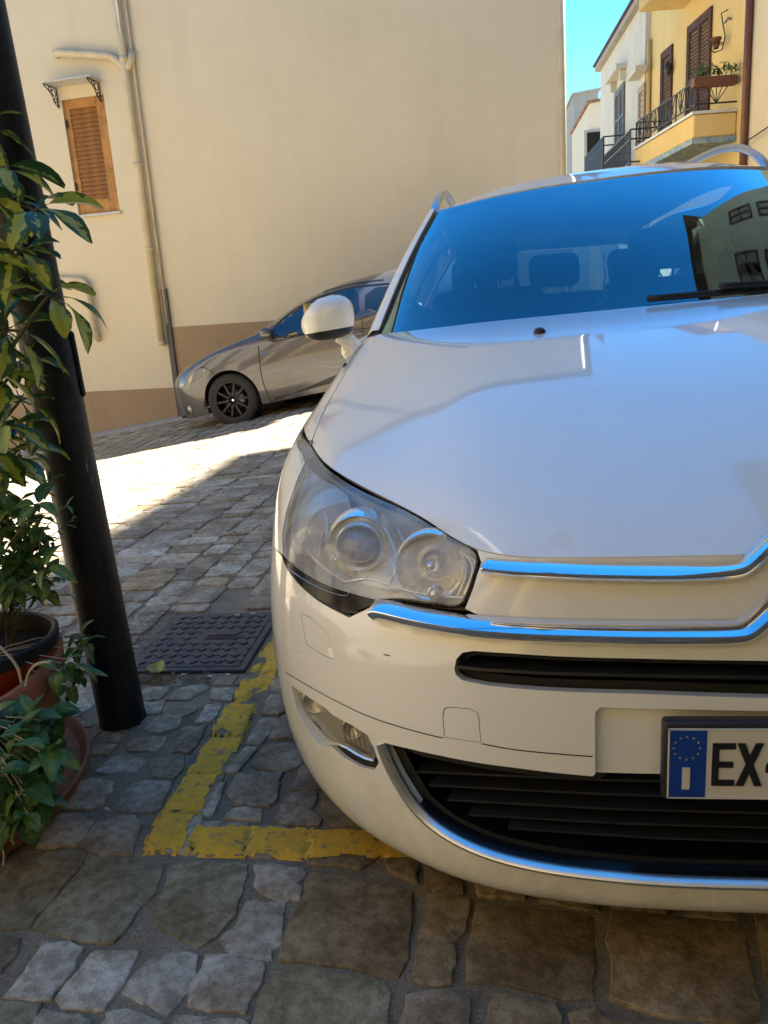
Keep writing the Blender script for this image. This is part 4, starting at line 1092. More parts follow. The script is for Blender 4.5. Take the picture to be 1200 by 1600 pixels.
# outlines (photo pixels, cast on to the body surface)
hl_top = L([(510,728),(560,764),(620,789),(680,805),(718,818)])
hl_top = [(u, min(v, VM-.002)) for u, v in hl_top]
hl_in = L([(740,848),(748,878),(735,918),(722,950)])
hl_bot = L([(680,944),(620,937),(592,939),(570,950),(546,961),(500,937),(464,906),(444,876)])
uo = hl_bot[-1][0]
hl_out = [(uo-.035, hl_bot[-1][1]+.035), (uo-.075, (hl_bot[-1][1]+VM)/2+.01), (uo-.125, VM-.035), (pz(497, 694)[0]-.02, VM-.003)]
HL = hl_top+hl_in+hl_bot+hl_out
HL = HL[::-1]
def grow(poly, d):
    P = np.array(poly); n = len(P); out = []
    ar = .5*np.sum(P[:,0]*np.roll(P[:,1], -1)-np.roll(P[:,0], -1)*P[:,1]); sg = 1 if ar > 0 else -1
    for i in range(n):
        t1 = P[i]-P[i-1]; t2 = P[(i+1) % n]-P[i]; t = t1/max(np.linalg.norm(t1), 1e-9)+t2/max(np.linalg.norm(t2), 1e-9)
        t /= max(np.linalg.norm(t), 1e-9); nn = np.array([t[1], -t[0]])*sg; out.append(tuple(P[i]+nn*d))
    return out
HLr = round_poly(HL, it=2)

chrome_lo = [(588,955),(600,952),(640,962),(700,973),(800,982),(900,986),(1000,988),(1100,988),(1150,987),(1166,983),(1185,967),(1242,915)]
chrome_hi = [(757,884),(800,889),(900,893),(1000,895),(1100,895),(1146,893),(1162,888),(1180,872)]
lo_uv = L(chrome_lo); lo_uv[-1] = c0(lo_uv[-1])
ue = FS.gu[0]
u_arch = pz(452, 1150)[0]-.16
vb = hl_bot[-1][1]
seam = .0018
# bumper
bl = [(0.0, .004), (-.3, .004), (uo, .004), (u_arch, .03), (u_arch, vb-.01)]
top = [(hl_bot[-1][0]-.03, vb+.012)] + [(u, v-.004) for u, v in hl_bot[::-1]][0:] 
top = [(hl_bot[-1][0]-.02, vb+.004)]+[(u, v-.0045) for u, v in hl_bot[::-1][:6]]+[(u, v-.002) for u, v in L([(592,955),(600,952)])]
half = [(u_arch, vb-.01)]+top+lo_uv[2:]           # from arch along the top to the centre
halfb = [(0.0, .003), (-.25, .003), (uo*.7, .003), (u_arch, .02)]
outer = halfb+half                                 # left half closed loop (centre->left bottom->top->centre)
outerF = halfb[1:]+half[:-1]
outerF = outerF + [(-a, b) for a, b in outerF[::-1]]
slot = L([(710,1045),(713,1030),(722,1020),(740,1017),(800,1021),(1000,1029),(1242,1033)]); slot_b = L([(1242,1092),(1000,1084),(850,1079),(760,1071),(722,1063),(712,1054)])
def cross_centre(topchain, botchain):
    """left half polygon open at the centre -> full symmetric polygon"""
    tc = topchain[:]; tc[-1] = c0(tc[-1]); bc = botchain[:]; bc[0] = c0(bc[0])
    lp = bc[1:]+tc[:-1]             # centre bottom (excluded) -> left -> centre top (excluded)
    return [bc[0]]+lp+[tc[-1]]+[(-a, b) for a, b in lp[::-1]]
SLOT = cross_centre(slot, slot_b)
in_top = L([(598,1160),(640,1170),(690,1181),(800,1199),(926,1213)])
rec_l = L([(930,1209),(930,1114),(938,1105),(1050,1108),(1242,1112)])
in_bot = L([(1242,1376),(1050,1371),(950,1363),(850,1350),(770,1331),(700,1299),(655,1262),(625,1215),(608,1180)])
INT = cross_centre(in_top+rec_l, in_bot)
FOG = L([(455,1070),(478,1086),(508,1106),(518,1116),(548,1132),(574,1148),(584,1168),(592,1192),(585,1203),(566,1199),(538,1184),(518,1166),(500,1166),(482,1143),(464,1108)])
WASH = L([(469,958),(484,963),(508,983),(515,996),(523,1032),(502,1023),(479,1007)])
TOW = L([(694,1152),(691,1118),(694,1107),(702,1104),(735,1107),(746,1113),(749,1122),(752,1161)])
holes = [SLOT, INT, FOG, mir(FOG), WASH, mir(WASH), TOW, mir(TOW)]
bumper = panel('bumper', FS, outerF, holes, PAINT, car, step=.016, rim=.016)
def cover(name, poly, off=-.0005):
    p = grow(poly, -.0016); panel(name, FS, p, [], PAINT, bumper, step=.012, off=off, rim=.008)
for P_, nm in ((WASH, 'washer_cover'), (TOW, 'tow_cover')):
    cover(nm, P_); cover(nm, mir(P_))
# dark structure behind the panels
ul = [(ue*.62, .012), (-ue*.62, .012), (-ue*.62, vb), (-ue*.62, vb)]
def dark_layer(off, name, v0=.012, v1=None):
    v1 = v1 or (VM-.012)
    H1 = grow(HLr, .012)
    x0 = u_arch*.98
    q = [(x0, v0), (-x0, v0), (-x0, vb-.02), (-x0, vb-.021)]
    o = [(x0, v0), (-x0, v0), (-x0, vb-.015), (x0, vb-.015)]
    panel(name, FS, o, [grow(INT, -.02), grow(SLOT, -.012)], M['under'], car, step=.03, off=off, rim=0)
dark_layer(-.018, 'inner_bumper')
# deep black liner inside the air intakes
panel('intake_liner', FS, [(-.75, .01), (.75, .01), (.75, .42), (-.75, .42)], [], M['under'], car, step=.05, off=-.10, rim=0)
# number plate recess
recp = cross_centre(L([(930,1214),(930,1114),(938,1105),(1050,1108),(1242,1112)]), L([(1242,1220),(1050,1217)]))
panel('plate_recess', FS, recp, [], PAINT, bumper, step=.014, off=-.013, rim=.03)
# sweeps on the body surface
def sweep(name, uvs, prof, m, parent, taper=None, off=0.0, n=None, surf=None, closed=False, smooth=True):
    surf = surf or FS
    P, N = surf.pts(uvs); K = len(P); V = []; Fc = []; k = len(prof)
    for i in range(K):
        t = P[(i+1) % K]-P[i-1] if closed else P[min(i+1, K-1)]-P[max(i-1, 0)]
        t /= max(np.linalg.norm(t), 1e-9); b = np.cross(N[i], t); s = 1 if taper is None else taper(i/(K-1))
        for (a, h) in prof: V.append(tuple(P[i]+N[i]*(off+a*s)+b*h*s))
    for i in range(K if closed else K-1):
        j = (i+1) % K
        for q in range(k): Fc.append((i*k+q, j*k+q, j*k+(q+1) % k, i*k+(q+1) % k))
    if not closed:
        Fc.append(tuple(range(k))); Fc.append(tuple((K-1)*k+q for q in range(k))[::-1])
    o = mesh(name, V, Fc, m, parent, smooth)
    bmx = bmesh.new(); bmx.from_mesh(o.data); bmesh.ops.recalc_face_normals(bmx, faces=bmx.faces); bmx.to_mesh(o.data); bmx.free()
    if smooth: sharp(o, 50)
    return o
def smooth_chain(pl, it=2): return round_poly(pl, it=it, closed=False)
def sym(chain):
    c = chain[:]; c[-1] = c0(c[-1]); return c+[(-a, b) for a, b in c[:-1][::-1]]
def chprof(h, d):
    return [(-.004, h), (.004, h*1.0), (d*.75, h*.25), (d, -.15*h), (d*.95, -.5*h), (d*.5, -.95*h), (-.004, -h)]
tap = lambda t: min(1.0, .25+math.sqrt(max(0, min(t, 1-t))*30)) if min(t, 1-t) < .03 else 1.0
lo = sym(smooth_chain(chrome_lo_uv := (lo_uv[:]), 3))
sweep('chrome_strip', lo, chprof(.0165, .026), M['chrome'], car, tap)
# bonnet surface
RB = [(0,2.14,1.050),(.15,2.15,1.050),(.30,2.19,1.049),(.42,2.25,1.047),(.50,2.30,1.044),(.58,2.36,1.041),(.65,2.43,1.038),(.70,2.48,1.036),(.735,2.53,1.034)]
ts = [0, .06, .14, .28, .45, .65, .85, 1.0]
pf = {0:0, .06:.115, .14:.235, .28:.415, .45:.60, .65:.775, .85:.92, 1.0:1.0}
crs = [0, 0, 0, 0, .0, .006, .014, .020, .026]
hn = []
for t in ts:
    row = []
    for i in range(9):
        a0, y0, z0 = E0[i]; a1, y1, z1 = RB[i]
        k = pf[t]; w = t
        z = z0+(z1-z0)*k - crs[i]*math.sin(math.pi*min(1, t*1.05)) + .010*math.sin(math.pi*t)*(1 if i < 4 else .5)
        row.append((a0+(a1-a0)*w+.010*math.sin(math.pi*t)*(i/8), y0+(y1-y0)*w, z))
    f = full(row); f = [(x, y, z+.035*(x-CX)*t) for x, y, z in f]
    hn.append(f)
HS = Surf(hn, .012, .012)
HV = HS.gv[-1]; HU = HS.gu[-1]
bon = panel('bonnet', HS, [(-HU+.001, .0015), (HU-.001, .0015), (HU-.001, HV-.001), (-HU+.001, HV-.001)], [], PAINT, car, step=.02, rim=.012)
# bonnet nose between the two chrome strips
nose_l = [hl_in[0], hl_in[1], hl_in[2], hl_in[3]]
nl = [(u+.005, v) for u, v in nose_l][::-1]
nose_top = [(nl[-1][0]-.004, VM-.001), (0.0, VM-.001)]
nose_bot = [(u, v+.001) for u, v in lo_uv if u > nl[0][0]]
lp = nose_bot[::-1][1:]+nl+nose_top[:-1]
NOSE = [nose_bot[-1]]+lp+[nose_top[-1]]+[(-a, b) for a, b in lp[::-1]]
panel('bonnet_nose', FS, NOSE, [], PAINT, bon, step=.014, rim=.012)
# upper chrome: along the nose then up over the bonnet edge as a chevron
hi_uv = L(chrome_hi)
P3 = [FS.at(p, .001) for p in hi_uv]
pk = [HS.at(HS.px(u, v), .001) for u, v in ((1200,852),(1220,835))]
cpk = HS.at((0.0, HS.px(1240, 815)[1]), .001)
chain3 = P3+pk+[cpk]
def sweep3(name, pts, nrm, prof, m, parent, taper=None):
    K = len(pts); V = []; Fc = []; k = len(prof)
    for i in range(K):
        t = (pts[min(i+1, K-1)]-pts[max(i-1, 0)]).normalized(); n = nrm[i]; n = (n-t*n.dot(t)).normalized(); b = n.cross(t); s = 1 if taper is None else taper(i/(K-1))
        for a, h in prof: V.append(pts[i]+n*a*s+b*h*s)
    for i in range(K-1):
        for q in range(k): Fc.append((i*k+q, (i+1)*k+q, (i+1)*k+(q+1) % k, i*k+(q+1) % k))
    Fc.append(tuple(range(k))); Fc.append(tuple((K-1)*k+q for q in range(k))[::-1])
    o = mesh(name, V, Fc, m, parent, True)
    bmx = bmesh.new(); bmx.from_mesh(o.data); bmesh.ops.recalc_face_normals(bmx, faces=bmx.faces); bmx.to_mesh(o.data); bmx.free(); sharp(o, 50); return o
def subdiv3(pts, it=2):
    for _ in range(it):
        o = [pts[0]]
        for i in range(len(pts)-1): o += [pts[i].lerp(pts[i+1], .25), pts[i].lerp(pts[i+1], .75)]
        o.append(pts[-1]); pts = o
    return pts
ch = subdiv3(chain3, 3); ch = ch+[Vector((2*CX-p.x, p.y, p.z)) for p in ch[:-1][::-1]]
nr = [Vector((0, -1, .25+.5*(1-sst(.03, .17, abs(p.x-CX))))).normalized() for p in ch]
sweep3('chrome_strip', ch, nr, chprof(.0125, .022), M['chrome'], car, tap)
# chrome trim round the lower intake
ci = in_bot[::-1]; ci = [(u-.004, v-.004) for u, v in ci]; ci = [in_top[0]]+ci
ci = sym(smooth_chain(ci, 2))
sweep('intake_trim', ci, [(-.004, .007), (.005, .0065), (.012, .000), (.011, -.005), (.003, -.0085), (-.004, -.008)], M['trim_chrome'], bumper)
# slats
slprof = [(0, .004), (.010, .003), (.010, -.003), (0, -.004), (-.03, -.004), (-.03, .004)]
s_ = sym(L([(712,1042),(760,1047),(850,1052),(1000,1056),(1242,1060)]))
sweep('grille_slat', s_, [(-.01, .0035), (0, .0025), (0, -.0025), (-.01, -.0035), (-.05, -.0035), (-.05, .0035)], M['black_plastic'], bumper)
for k, (vl, vr, ul_) in enumerate([(1216, 1238, 640), (1238, 1262, 660), (1262, 1286, 690), (1286, 1309, 725), (1308, 1332, 790)]):
    s_ = sym(L([(ul_, vl), ((ul_+1242)/2, (vl+vr)/2+4), (1242, vr)]))
    sweep('grille_slat', s_, [(-.028, .003), (-.02, .002), (-.02, -.002), (-.028, -.003), (-.08, -.003), (-.08, .003)], M['black_plastic'], bumper)
# shelf at the bottom of the intake
A_ = sym(smooth_chain([(u, v+.003) for u, v in in_bot[::-1]][2:], 1)); Pa, Na = FS.pts(A_)
V = []; 
for p, n, (u, v) in zip(Pa, Na, A_): V += [tuple(p+n*-.002), tuple(p+n*-.03+np.array([0, 0, .012])), tuple(p+n*-.075+np.array([0, 0, .022]))]
mesh('intake_shelf', V, [(i*3+k, (i+1)*3+k, (i+1)*3+k+1, i*3+k+1) for i in range(len(Pa)-1) for k in range(2)], M['gloss_black'], bumper, True)
# cooler fins glimpsed behind the left of the intake
mb = MB()
for k in range(13):
    a = FS.at(pz(690+k*3, 1190+k*6), -.075); b = FS.at(pz(770+k*2, 1196+k*6), -.075); mb.tube([a, b], .0022, 5)
mb.build('cooler_fins', mat('dull_copper_fins', (.10, .05, .035), .5, .4), bumper)
# thin moulding line across the bumper
sl_ = smooth_chain(L([(446,1050),(470,1064),(517,1090),(577,1120),(633,1138),(692,1153)]), 2)
cirp = [(.0006*math.cos(a)*1.6, .0006*math.sin(a)*1.6) for a in np.linspace(0, 6.28, 6)[:-1]]
for s2 in (sl_, mir(sl_)): sweep('moulding_line', s2, cirp, M['under'], bumper)
sl2 = smooth_chain(L([(753,1162),(800,1171),(860,1177),(926,1182)]), 2)
for s2 in (sl2, mir(sl2)): sweep('moulding_line', s2, cirp, M['under'], bumper)
# scuff
for (u, v, w) in ((602, 1023, .003), (607, 1024, .0035), (47+420, 1018, .002)):
    p = pz(u, v); panel('scuff', FS, [(p[0]-w, p[1]-.0008), (p[0]+w, p[1]-.001), (p[0]+w*.8, p[1]+.001), (p[0]-w*.9, p[1]+.0008)], [], M['under'], bumper, step=.01, off=.0006, rim=0)

# number plate
yp = 1.012
xl = ony(1036, 1190, yp-.0).x; zt_ = ony(1036, 1129, yp).z; zb_ = ony(1042, 1251, yp).z
xr = 2*CX-xl
npl = thing('x', (0, 0, 0), '', ''); bpy.data.objects.remove(npl)
mb = MB(); mb.box((xl, yp+.001, zb_), (xr, yp+.022, zt_)); plate = mb.build('number_plate', M['black_plastic'], car); bevel(plate, .006, 3)
pl = ony(1043, 1190, yp).x; pt = ony(1043, 1138, yp).z; pb = ony(1043, 1246, yp).z; prr = 2*CX-pl
mb = MB(); mb.box((pl, yp-.0015, pb), (prr, yp+.0008, pt)); o = mb.build('plate_face', M['plate_white'], plate); bevel(o, .0008, 2)
bx = ony(1103, 1190, yp).x
mb = MB(); mb.box((pl+.0022, yp-.0020, pb+.0022), (bx, yp-.0016, pt-.0022)); mb.build('blue_band', M['plate_blue'], plate)
mb = MB(); mb.box((2*CX-bx, yp-.0020, pb+.0022), (prr-.0022, yp-.0016, pt-.0022)); mb.build('blue_band', M['plate_blue'], plate)
mb = MB(); w_ = .0013
for a, b, c, d in ((pl, prr, pt-.0018, pt), (pl, prr, pb, pb+.0018), (pl, pl+.0018, pb, pt), (prr-.0018, prr, pb, pt)): mb.box((a, yp-.0026, c), (b, yp-.0012, d))
mb.build('plate_rim', M['plate_white'], plate)
cs = ony(1073, 1169, yp-.002); rr_ = (ony(1093, 1169, yp).x-cs.x)
for k in range(12):
    a = k*math.pi/6; c = Vector((cs.x+rr_*math.sin(a), yp-.0024, cs.z+rr_*math.cos(a))); vs = []
    for j in range(10):
        r__ = .0020 if j % 2 == 0 else .0009; vs.append((c.x+r__*math.sin(j*math.pi/5), c.y, c.z+r__*math.cos(j*math.pi/5)))
    mesh('star', vs, [tuple(range(10))], M['plate_gold'], plate)
i0 = ony(1066, 1199, yp-.002); i1 = ony(1077, 1233, yp-.002)
mb = MB(); mb.box((i0.x, yp-.0030, i1.z), (i1.x, yp-.0022, i0.z)); mb.build('letter_i', M['plate_white'], plate)
ex0 = ony(1113, 1160, yp); ex1 = ony(1146, 1226, yp)
e_t, e_b = ex0.z, ex1.z; lw = .0088; yy0, yy1 = yp-.0034, yp-.0016
def quadp(mb, pts):
    b = [(x, yy0, z) for x, z in pts]; c = [(x, yy1, z) for x, z in pts]; n = len(pts)
    mb.add(b+c, [tuple(range(n)), tuple(range(n, 2*n))[::-1]]+[(i, i+n, (i+1) % n+n, (i+1) % n) for i in range(n)])
mb = MB(); xE = ex0.x; wE = ex1.x-ex0.x
for a, b, c, d in ((0, lw, e_b, e_t), (lw-.0001, wE, e_t-lw, e_t), (lw-.0001, wE*.92, (e_t+e_b)/2-lw/2, (e_t+e_b)/2+lw/2), (lw-.0001, wE, e_b, e_b+lw)):
    quadp(mb, [(xE+a, c), (xE+b, c), (xE+b, d), (xE+a, d)])
mb.build('letter_e', M['ink'], plate)
x0_ = ony(1150, 1190, yp).x; x1_ = ony(1191, 1190, yp).x; s4 = lw*1.15
mb = MB(); quadp(mb, [(x0_, e_b), (x0_+s4, e_b), (x1_, e_t), (x1_-s4, e_t)]); mb.build('letter_x', M['ink'], plate)
mb = MB(); yy0 -= .0001; quadp(mb, [(x1_-s4, e_b), (x1_, e_b), (x0_+s4, e_t), (x0_, e_t)]); yy0 += .0001; mb.build('letter_x', M['ink'], plate)
x0_ = ony(1196, 1190, yp).x; w4 = .040; zm = e_b+(e_t-e_b)*.32
mb = MB(); quadp(mb, [(x0_+w4*.62, e_b), (x0_+w4*.62+lw, e_b), (x0_+w4*.62+lw, e_t*.55+e_b*.45), (x0_+w4*.62, e_t*.55+e_b*.45)])
quadp(mb, [(x0_, zm+.0), (x0_+w4*.615, zm), (x0_+w4*.615, zm+lw), (x0_, zm+lw)]); quadp(mb, [(x0_, zm+lw+.0002), (x0_+s4, zm+lw+.0002), (x0_+w4*.5+s4*.4, e_t), (x0_+w4*.5-s4*.6, e_t)])
mb.build('digit', M['ink'], plate)

# ---- headlights
def head(sgn):
    P_ = HLr if sgn < 0 else mir(HLr)
    S_ = lambda uv: (uv[0]*(-sgn), uv[1])      # left-side uv -> this side
    lens = panel('headlight', FS, grow(P_, -.0025), [], M['lamp_lens'], car, step=.014, rim=.010)
    panel('lamp_gasket', FS, grow(P_, .0012), [grow(P_, -.006)], M['gloss_black'], lens, step=.01, off=-.0045, rim=.008)
    # housing shell set back from the lens
    def back(p): return 0.0
    panel('housing', FS, grow(P_, .004), [], M['lamp_house'], lens, step=.03, off=-.085, rim=0)
    # side walls of the housing
    Q = densify(grow(P_, -.004), .01); Pq, Nq = FS.pts(Q); K = len(Q); V = []
    for p, n in zip(Pq, Nq): V += [tuple(p-n*.006), tuple(p-n*.086)]
    mesh('housing_wall', V, [(2*i, 2*i+1, (2*((i+1) % K))+1, 2*((i+1) % K)) for i in range(K)], M['lamp_house'], lens, True)
    # black glazed lower part of the lamp
    bk = L([(438,862),(470,892),(510,915),(560,930),(602,941),(580,946),(548,959),(500,937),(464,908),(446,880)])
    bk = round_poly([S_(p) for p in bk], it=1)
    panel('black_trim', FS, bk, [], M['gloss_black'], lens, step=.02, off=.0012, rim=.003)
    ln = smooth_chain([S_(p) for p in L([(452,888),(480,908),(520,927),(543,932),(547,926)])], 1)
    sweep('trim_line', ln, [(.0, .0006), (.001, 0), (0, -.0006)], M['lamp_house'], lens, off=.0022)
    def unit(u, v, dep, prof, m, nm, tilt=(0, -1, .10), n=40, smo=True):
        c = FS.at(S_(pz(u, v)), -dep+.006); d = Vector((tilt[0]*(-sgn), tilt[1], tilt[2])).normalized()
        Mx = Matrix.Translation(c) @ d.to_track_quat('Z', 'Y').to_matrix().to_4x4()
        mb = MB(); mb.lathe(prof, n, Mx); o = mb.build(nm, m, lens, smo); sharp(o, 40) if smo else None; return o
    # projector: dark bulb lens in a stepped bowl
    unit(541, 829, .050, [(.001, .026), (.012, .024), (.022, .018), (.031, .007), (.035, -.004)], M['proj_lens'], 'projector_lens', (-.05, -1, .12))
    unit(541, 829, .050, [(.0352, -.004), (.0365, .006), (.040, .009), (.0435, .006), (.044, -.006), (.050, -.012), (.052, .004), (.055, .008), (.059, .002), (.066, -.030)], M['reflector'], 'projector_ring', (-.05, -1, .12))
    # main beam: faceted deep bowl with its bulb
    o = unit(657, 862, .045, [(.010, -.030), (.016, -.029), (.022, -.026), (.0225, -.0235), (.030, -.019), (.0305, -.0165), (.038, -.008), (.0385, -.0055), (.046, .004), (.050, .013), (.054, .016), (.058, .010), (.060, -.01)], M['reflector'], 'main_beam_reflector', (-.12, -1, .18), 26, False)
    unit(657, 862, .045, [(.001, .014), (.006, .012), (.010, .006), (.012, -.004), (.013, -.022)], M['chrome'], 'bulb_shield', (-.03, -1, .15), 20)
    # bezel ridges
    for chn, r in (([(586,782),(600,820),(606,850),(600,880),(588,905)], .0035), ([(590,905),(625,917),(670,925),(712,930)], .0025), ([(612,800),(622,830),(618,860)], .002), ([(700,830),(722,860),(725,890),(712,925)], .004), ([(712,845),(733,872),(732,895),(720,925)], .002), ([(690,824),(712,858),(713,892),(700,928)], .0022), ([(515,905),(560,892),(590,905)], .003), ([(455,850),(480,880),(520,905)], .0025), ([(480,760),(500,790),(490,830),(505,865)], .003)):
        c = smooth_chain([S_(p) for p in L(chn)], 2); P3_, N3_ = FS.pts(c)
        mb = MB(); mb.tube([tuple(p-n*.032) for p, n in zip(P3_, N3_)], r, 6); mb.build('bezel_ridge', M['reflector'], lens, True)
    # chrome side skirt surfaces
    for pl_, off, m in (([(478,745),(590,778),(604,850),(590,905),(520,900),(470,870),(452,830)], -.072, M['lamp_house']), ([(606,790),(700,815),(738,850),(738,890),(722,935),(600,925),(608,860)], -.078, M['lamp_house'])):
        a = round_poly([S_(p) for p in L(pl_)], it=2)
        hole = []
        cc = S_(pz(541, 829)) if pl_[0][0] == 478 else S_(pz(657, 862)); rr = .058 if pl_[0][0] == 478 else .050
        hole = [(cc[0]+rr*math.cos(t), cc[1]+rr*.92*math.sin(t)) for t in np.linspace(0, 2*math.pi, 28)[:-1]]
        if True: panel('bezel', FS, a, [hole], m, lens, step=.02, off=off, rim=.012)
    pc_ = round_poly([S_(p) for p in L([(492,700),(509,735),(548,766),(515,772),(478,790),(458,835),(452,868),(441,850),(440,800),(450,750),(468,715)])], it=1)
    panel('lamp_corner', FS, pc_, [], M['lamp_house'], lens, step=.02, off=-.022, rim=.04)
    # small position lamp
    unit(668, 922, .030, [(.001, .010), (.007, .007), (.010, -.002), (.013, -.004)], M['reflector'], 'position_lamp', (0, -1, .2), 14)
head(-1); head(1)

# ---- fog lamps
M['satin_lamp'] = mat('satin_lamp_bowl', (.50, .49, .46), .35, .9)
def fog(sgn):
    S_ = lambda p: (p[0]*(-sgn), p[1]); P_ = FOG if sgn < 0 else mir(FOG)
    panel('fog_lamp_surround', FS, grow(P_, .002), [], mat_silver, bumper, step=.014, off=-.016, rim=0)
    lensp = [S_(p) for p in L([(458,1074),(508,1108),(574,1149),(588,1188),(568,1186),(535,1164),(513,1160),(495,1140),(470,1110)])]
    g = panel('fog_lamp', FS, grow(round_poly(lensp, it=1), -.002), [], M['fog_lens'], bumper, step=.014, off=-.003, rim=.006)
    duct = [S_(p) for p in L([(519,1164),(540,1170),(575,1189),(588,1193),(585,1202),(567,1199),(540,1184)])]
    panel('air_duct', FS, grow(round_poly(duct, it=1), .002), [], M['under'], bumper, step=.01, off=-.006, rim=.004)
    for (u, v, r) in ((482, 1100, .022), (543, 1143, .018)):
        c = FS.at(S_(pz(u, v)), -.012); Mx = Matrix.Translation(c) @ Vector((-.25*(-sgn), -1, .05)).to_track_quat('Z', 'Y').to_matrix().to_4x4()
        mb = MB(); mb.lathe([(.001, -.004), (r*.4, -.003), (r*.8, .002), (r, .006), (r*1.08, .002)], 24, Mx); mb.build('fog_reflector', M['satin_lamp'], g, True)
    for k in range(7):
        x_ = 530+k*8; mbp = smooth_chain([S_(p) for p in L([(x_, 1132+k*3.4), (x_+6, 1158+k*4)])], 1)
        Pp, Np = FS.pts(mbp); mb = MB(); mb.tube([tuple(a-b*.006) for a, b in zip(Pp, Np)], .0012, 5); mb.build('lens_rib', M['satin_lamp'], g, True)
    rg = smooth_chain([S_(p) for p in L([(574,1149),(589,1190),(566,1184),(535,1164),(515,1162)])], 1)
    sweep('fog_bezel', rg, [(0, .002), (.003, 0), (0, -.002), (-.004, 0)], M['reflector'], bumper, off=-.001)
mat_silver = mat('silver_fog_surround', (.50, .49, .42), .3, .3)
fog(-1); fog(1)
# ---- wings, flanks and rear
arch_c = (1.985, .325); 
def arch_poly(S, yc, r, side, x_from):
    out = []
    for t in np.linspace(0, 2*math.pi, 40)[:-1]:
        y = yc+r*math.cos(t); z = .325+r*math.sin(t)
        p = S.cast((x_from, y, max(z, .17)), (1 if x_from < CX else -1, 0, 0))
        if p is None: p = (out[-1] if out else (u_arch, .05))
        out.append(p)
    return out
AR = arch_poly(FS, 1.985, .355, -1, -3)
AR = [(max(min(u, u_arch-.004), ue+.01), max(v, .012)) for u, v in AR]
wing_top = [(hl_out[-1][0]-.003, VM-.002), (ue+.002, VM-.002)]
# wing outline: from the lamp corner round the outside of the lamp, down to the bumper joint, along the arch, sill, and back along the top
lampside = [(u-.0055, v) for u, v in hl_out]+[]
Wp = [(hl_bot[-1][0]-.012, vb+.008)]+lampside+[(ue+.002, VM-.002), (ue+.002, .03)]
arch_left = sorted([p for p in AR if p[0] < u_arch-.003], key=lambda p: p[0])
top_arch = {}
Aa = [FS.cast((-3, 1.985+.355*math.cos(t), .325+.355*math.sin(t)), (1, 0, 0)) for t in np.linspace(R(-20), R(165), 30)]
Aa = [p for p in Aa if p is not None and p[0] < u_arch-.002]
Wp = Wp+Aa+[(u_arch-.002, Aa[-1][1] if Aa else .3), (u_arch-.002, vb-.012)]
panel('front_wing', FS, Wp, [], PAINT, car, step=.02, rim=.012)
panel('front_wing', FS, mir(Wp), [], PAINT, car, step=.02, rim=.012)
# top of the wings beside the bonnet
def wing_top_surf(sg):
    rows = []
    for t in np.linspace(0, 1, 7):
        a0, y0, z0 = E0[8]; a1, y1, z1 = RB[8]
        hx = a0+(a1-a0)*t+.010*math.sin(math.pi*t)+.0035; hy = y0+(y1-y0)*t
        k = np.interp(t, list(pf.keys()), list(pf.values())); hz = z0+(z1-z0)*k-crs[8]*math.sin(math.pi*min(1, t*1.05))+.005*math.sin(math.pi*t)
        hz += .035*(sg*hx)*t
        sh_ = [(E0[i][1], E0[i][0], E0[i][2]) for i in (8, 9, 10, 11, 12)]
        ys = y0+(2.78-y0)*t; sx = np.interp(ys, [q[0] for q in sh_], [q[1] for q in sh_]); sz = np.interp(ys, [q[0] for q in sh_], [q[2] for q in sh_])
        row = []
        for s in (0, .3, .6, .85, 1.0):
            b = math.sin(math.pi*s*.5)
            x_ = hx+(sx-hx)*s; y_ = hy+(ys-hy)*s; z_ = hz+(sz-hz)*(s**1.6)-0.0
            row.append((CX+sg*x_, y_, z_-.001))
        rows.append(row if sg > 0 else row[::-1])
    return rows
for sg in (-1, 1):
    WS = Surf(wing_top_surf(sg), .02, .02)
    panel('wing_top', WS, [(WS.gu[0]+.0005, .0005), (WS.gu[-1]-.0005, .0005), (WS.gu[-1]-.0005, WS.gv[-1]-.0005), (WS.gu[0]+.0005, WS.gv[-1]-.0005)], [], PAINT, car, step=.03, rim=.012)
cols = [(.91,3.06),(.918,3.8),(.915,4.6),(.90,5.2),(.86,5.58),(.70,5.80),(.35,5.87),(0,5.885)]
rws = []
for z, k, zr in ((.20, .985, 0), (.33, 1.0, 0), (.52, 1.005, 0), (.74, 1.0, 0), (.90, .985, .0), (.97, .955, .0)):
    Lf = [(CX-a*k, y-(0 if i < 4 else (z-.2)*.10), z+(.02*i/4 if z > .5 and i < 5 else (.02 if z > .5 else 0))) for i, (a, y) in enumerate(cols)]
    Rt = [(2*CX-x, y, zz) for x, y, zz in Lf[:-1][::-1]]
    rws.append(Lf+Rt)
BS = Surf(rws, .04, .03)
rear_arch = [BS.cast((-3, 4.80+.36*math.cos(t), max(.325+.36*math.sin(t), .215)), (1, 0, 0)) for t in np.linspace(0, 2*math.pi, 30)[:-1]]
rear_arch_r = [BS.cast((4, 4.80+.36*math.cos(t), max(.325+.36*math.sin(t), .215)), (-1, 0, 0)) for t in np.linspace(0, 2*math.pi, 30)[:-1]]
oo = [(BS.gu[0]+.001, .001), (BS.gu[-1]-.001, .001), (BS.gu[-1]-.001, BS.gv[-1]-.001), (BS.gu[0]+.001, BS.gv[-1]-.001)]
panel('rear_body', BS, oo, [[p for p in rear_arch if p], [p for p in rear_arch_r if p]], PAINT, car, step=.05, rim=.01)
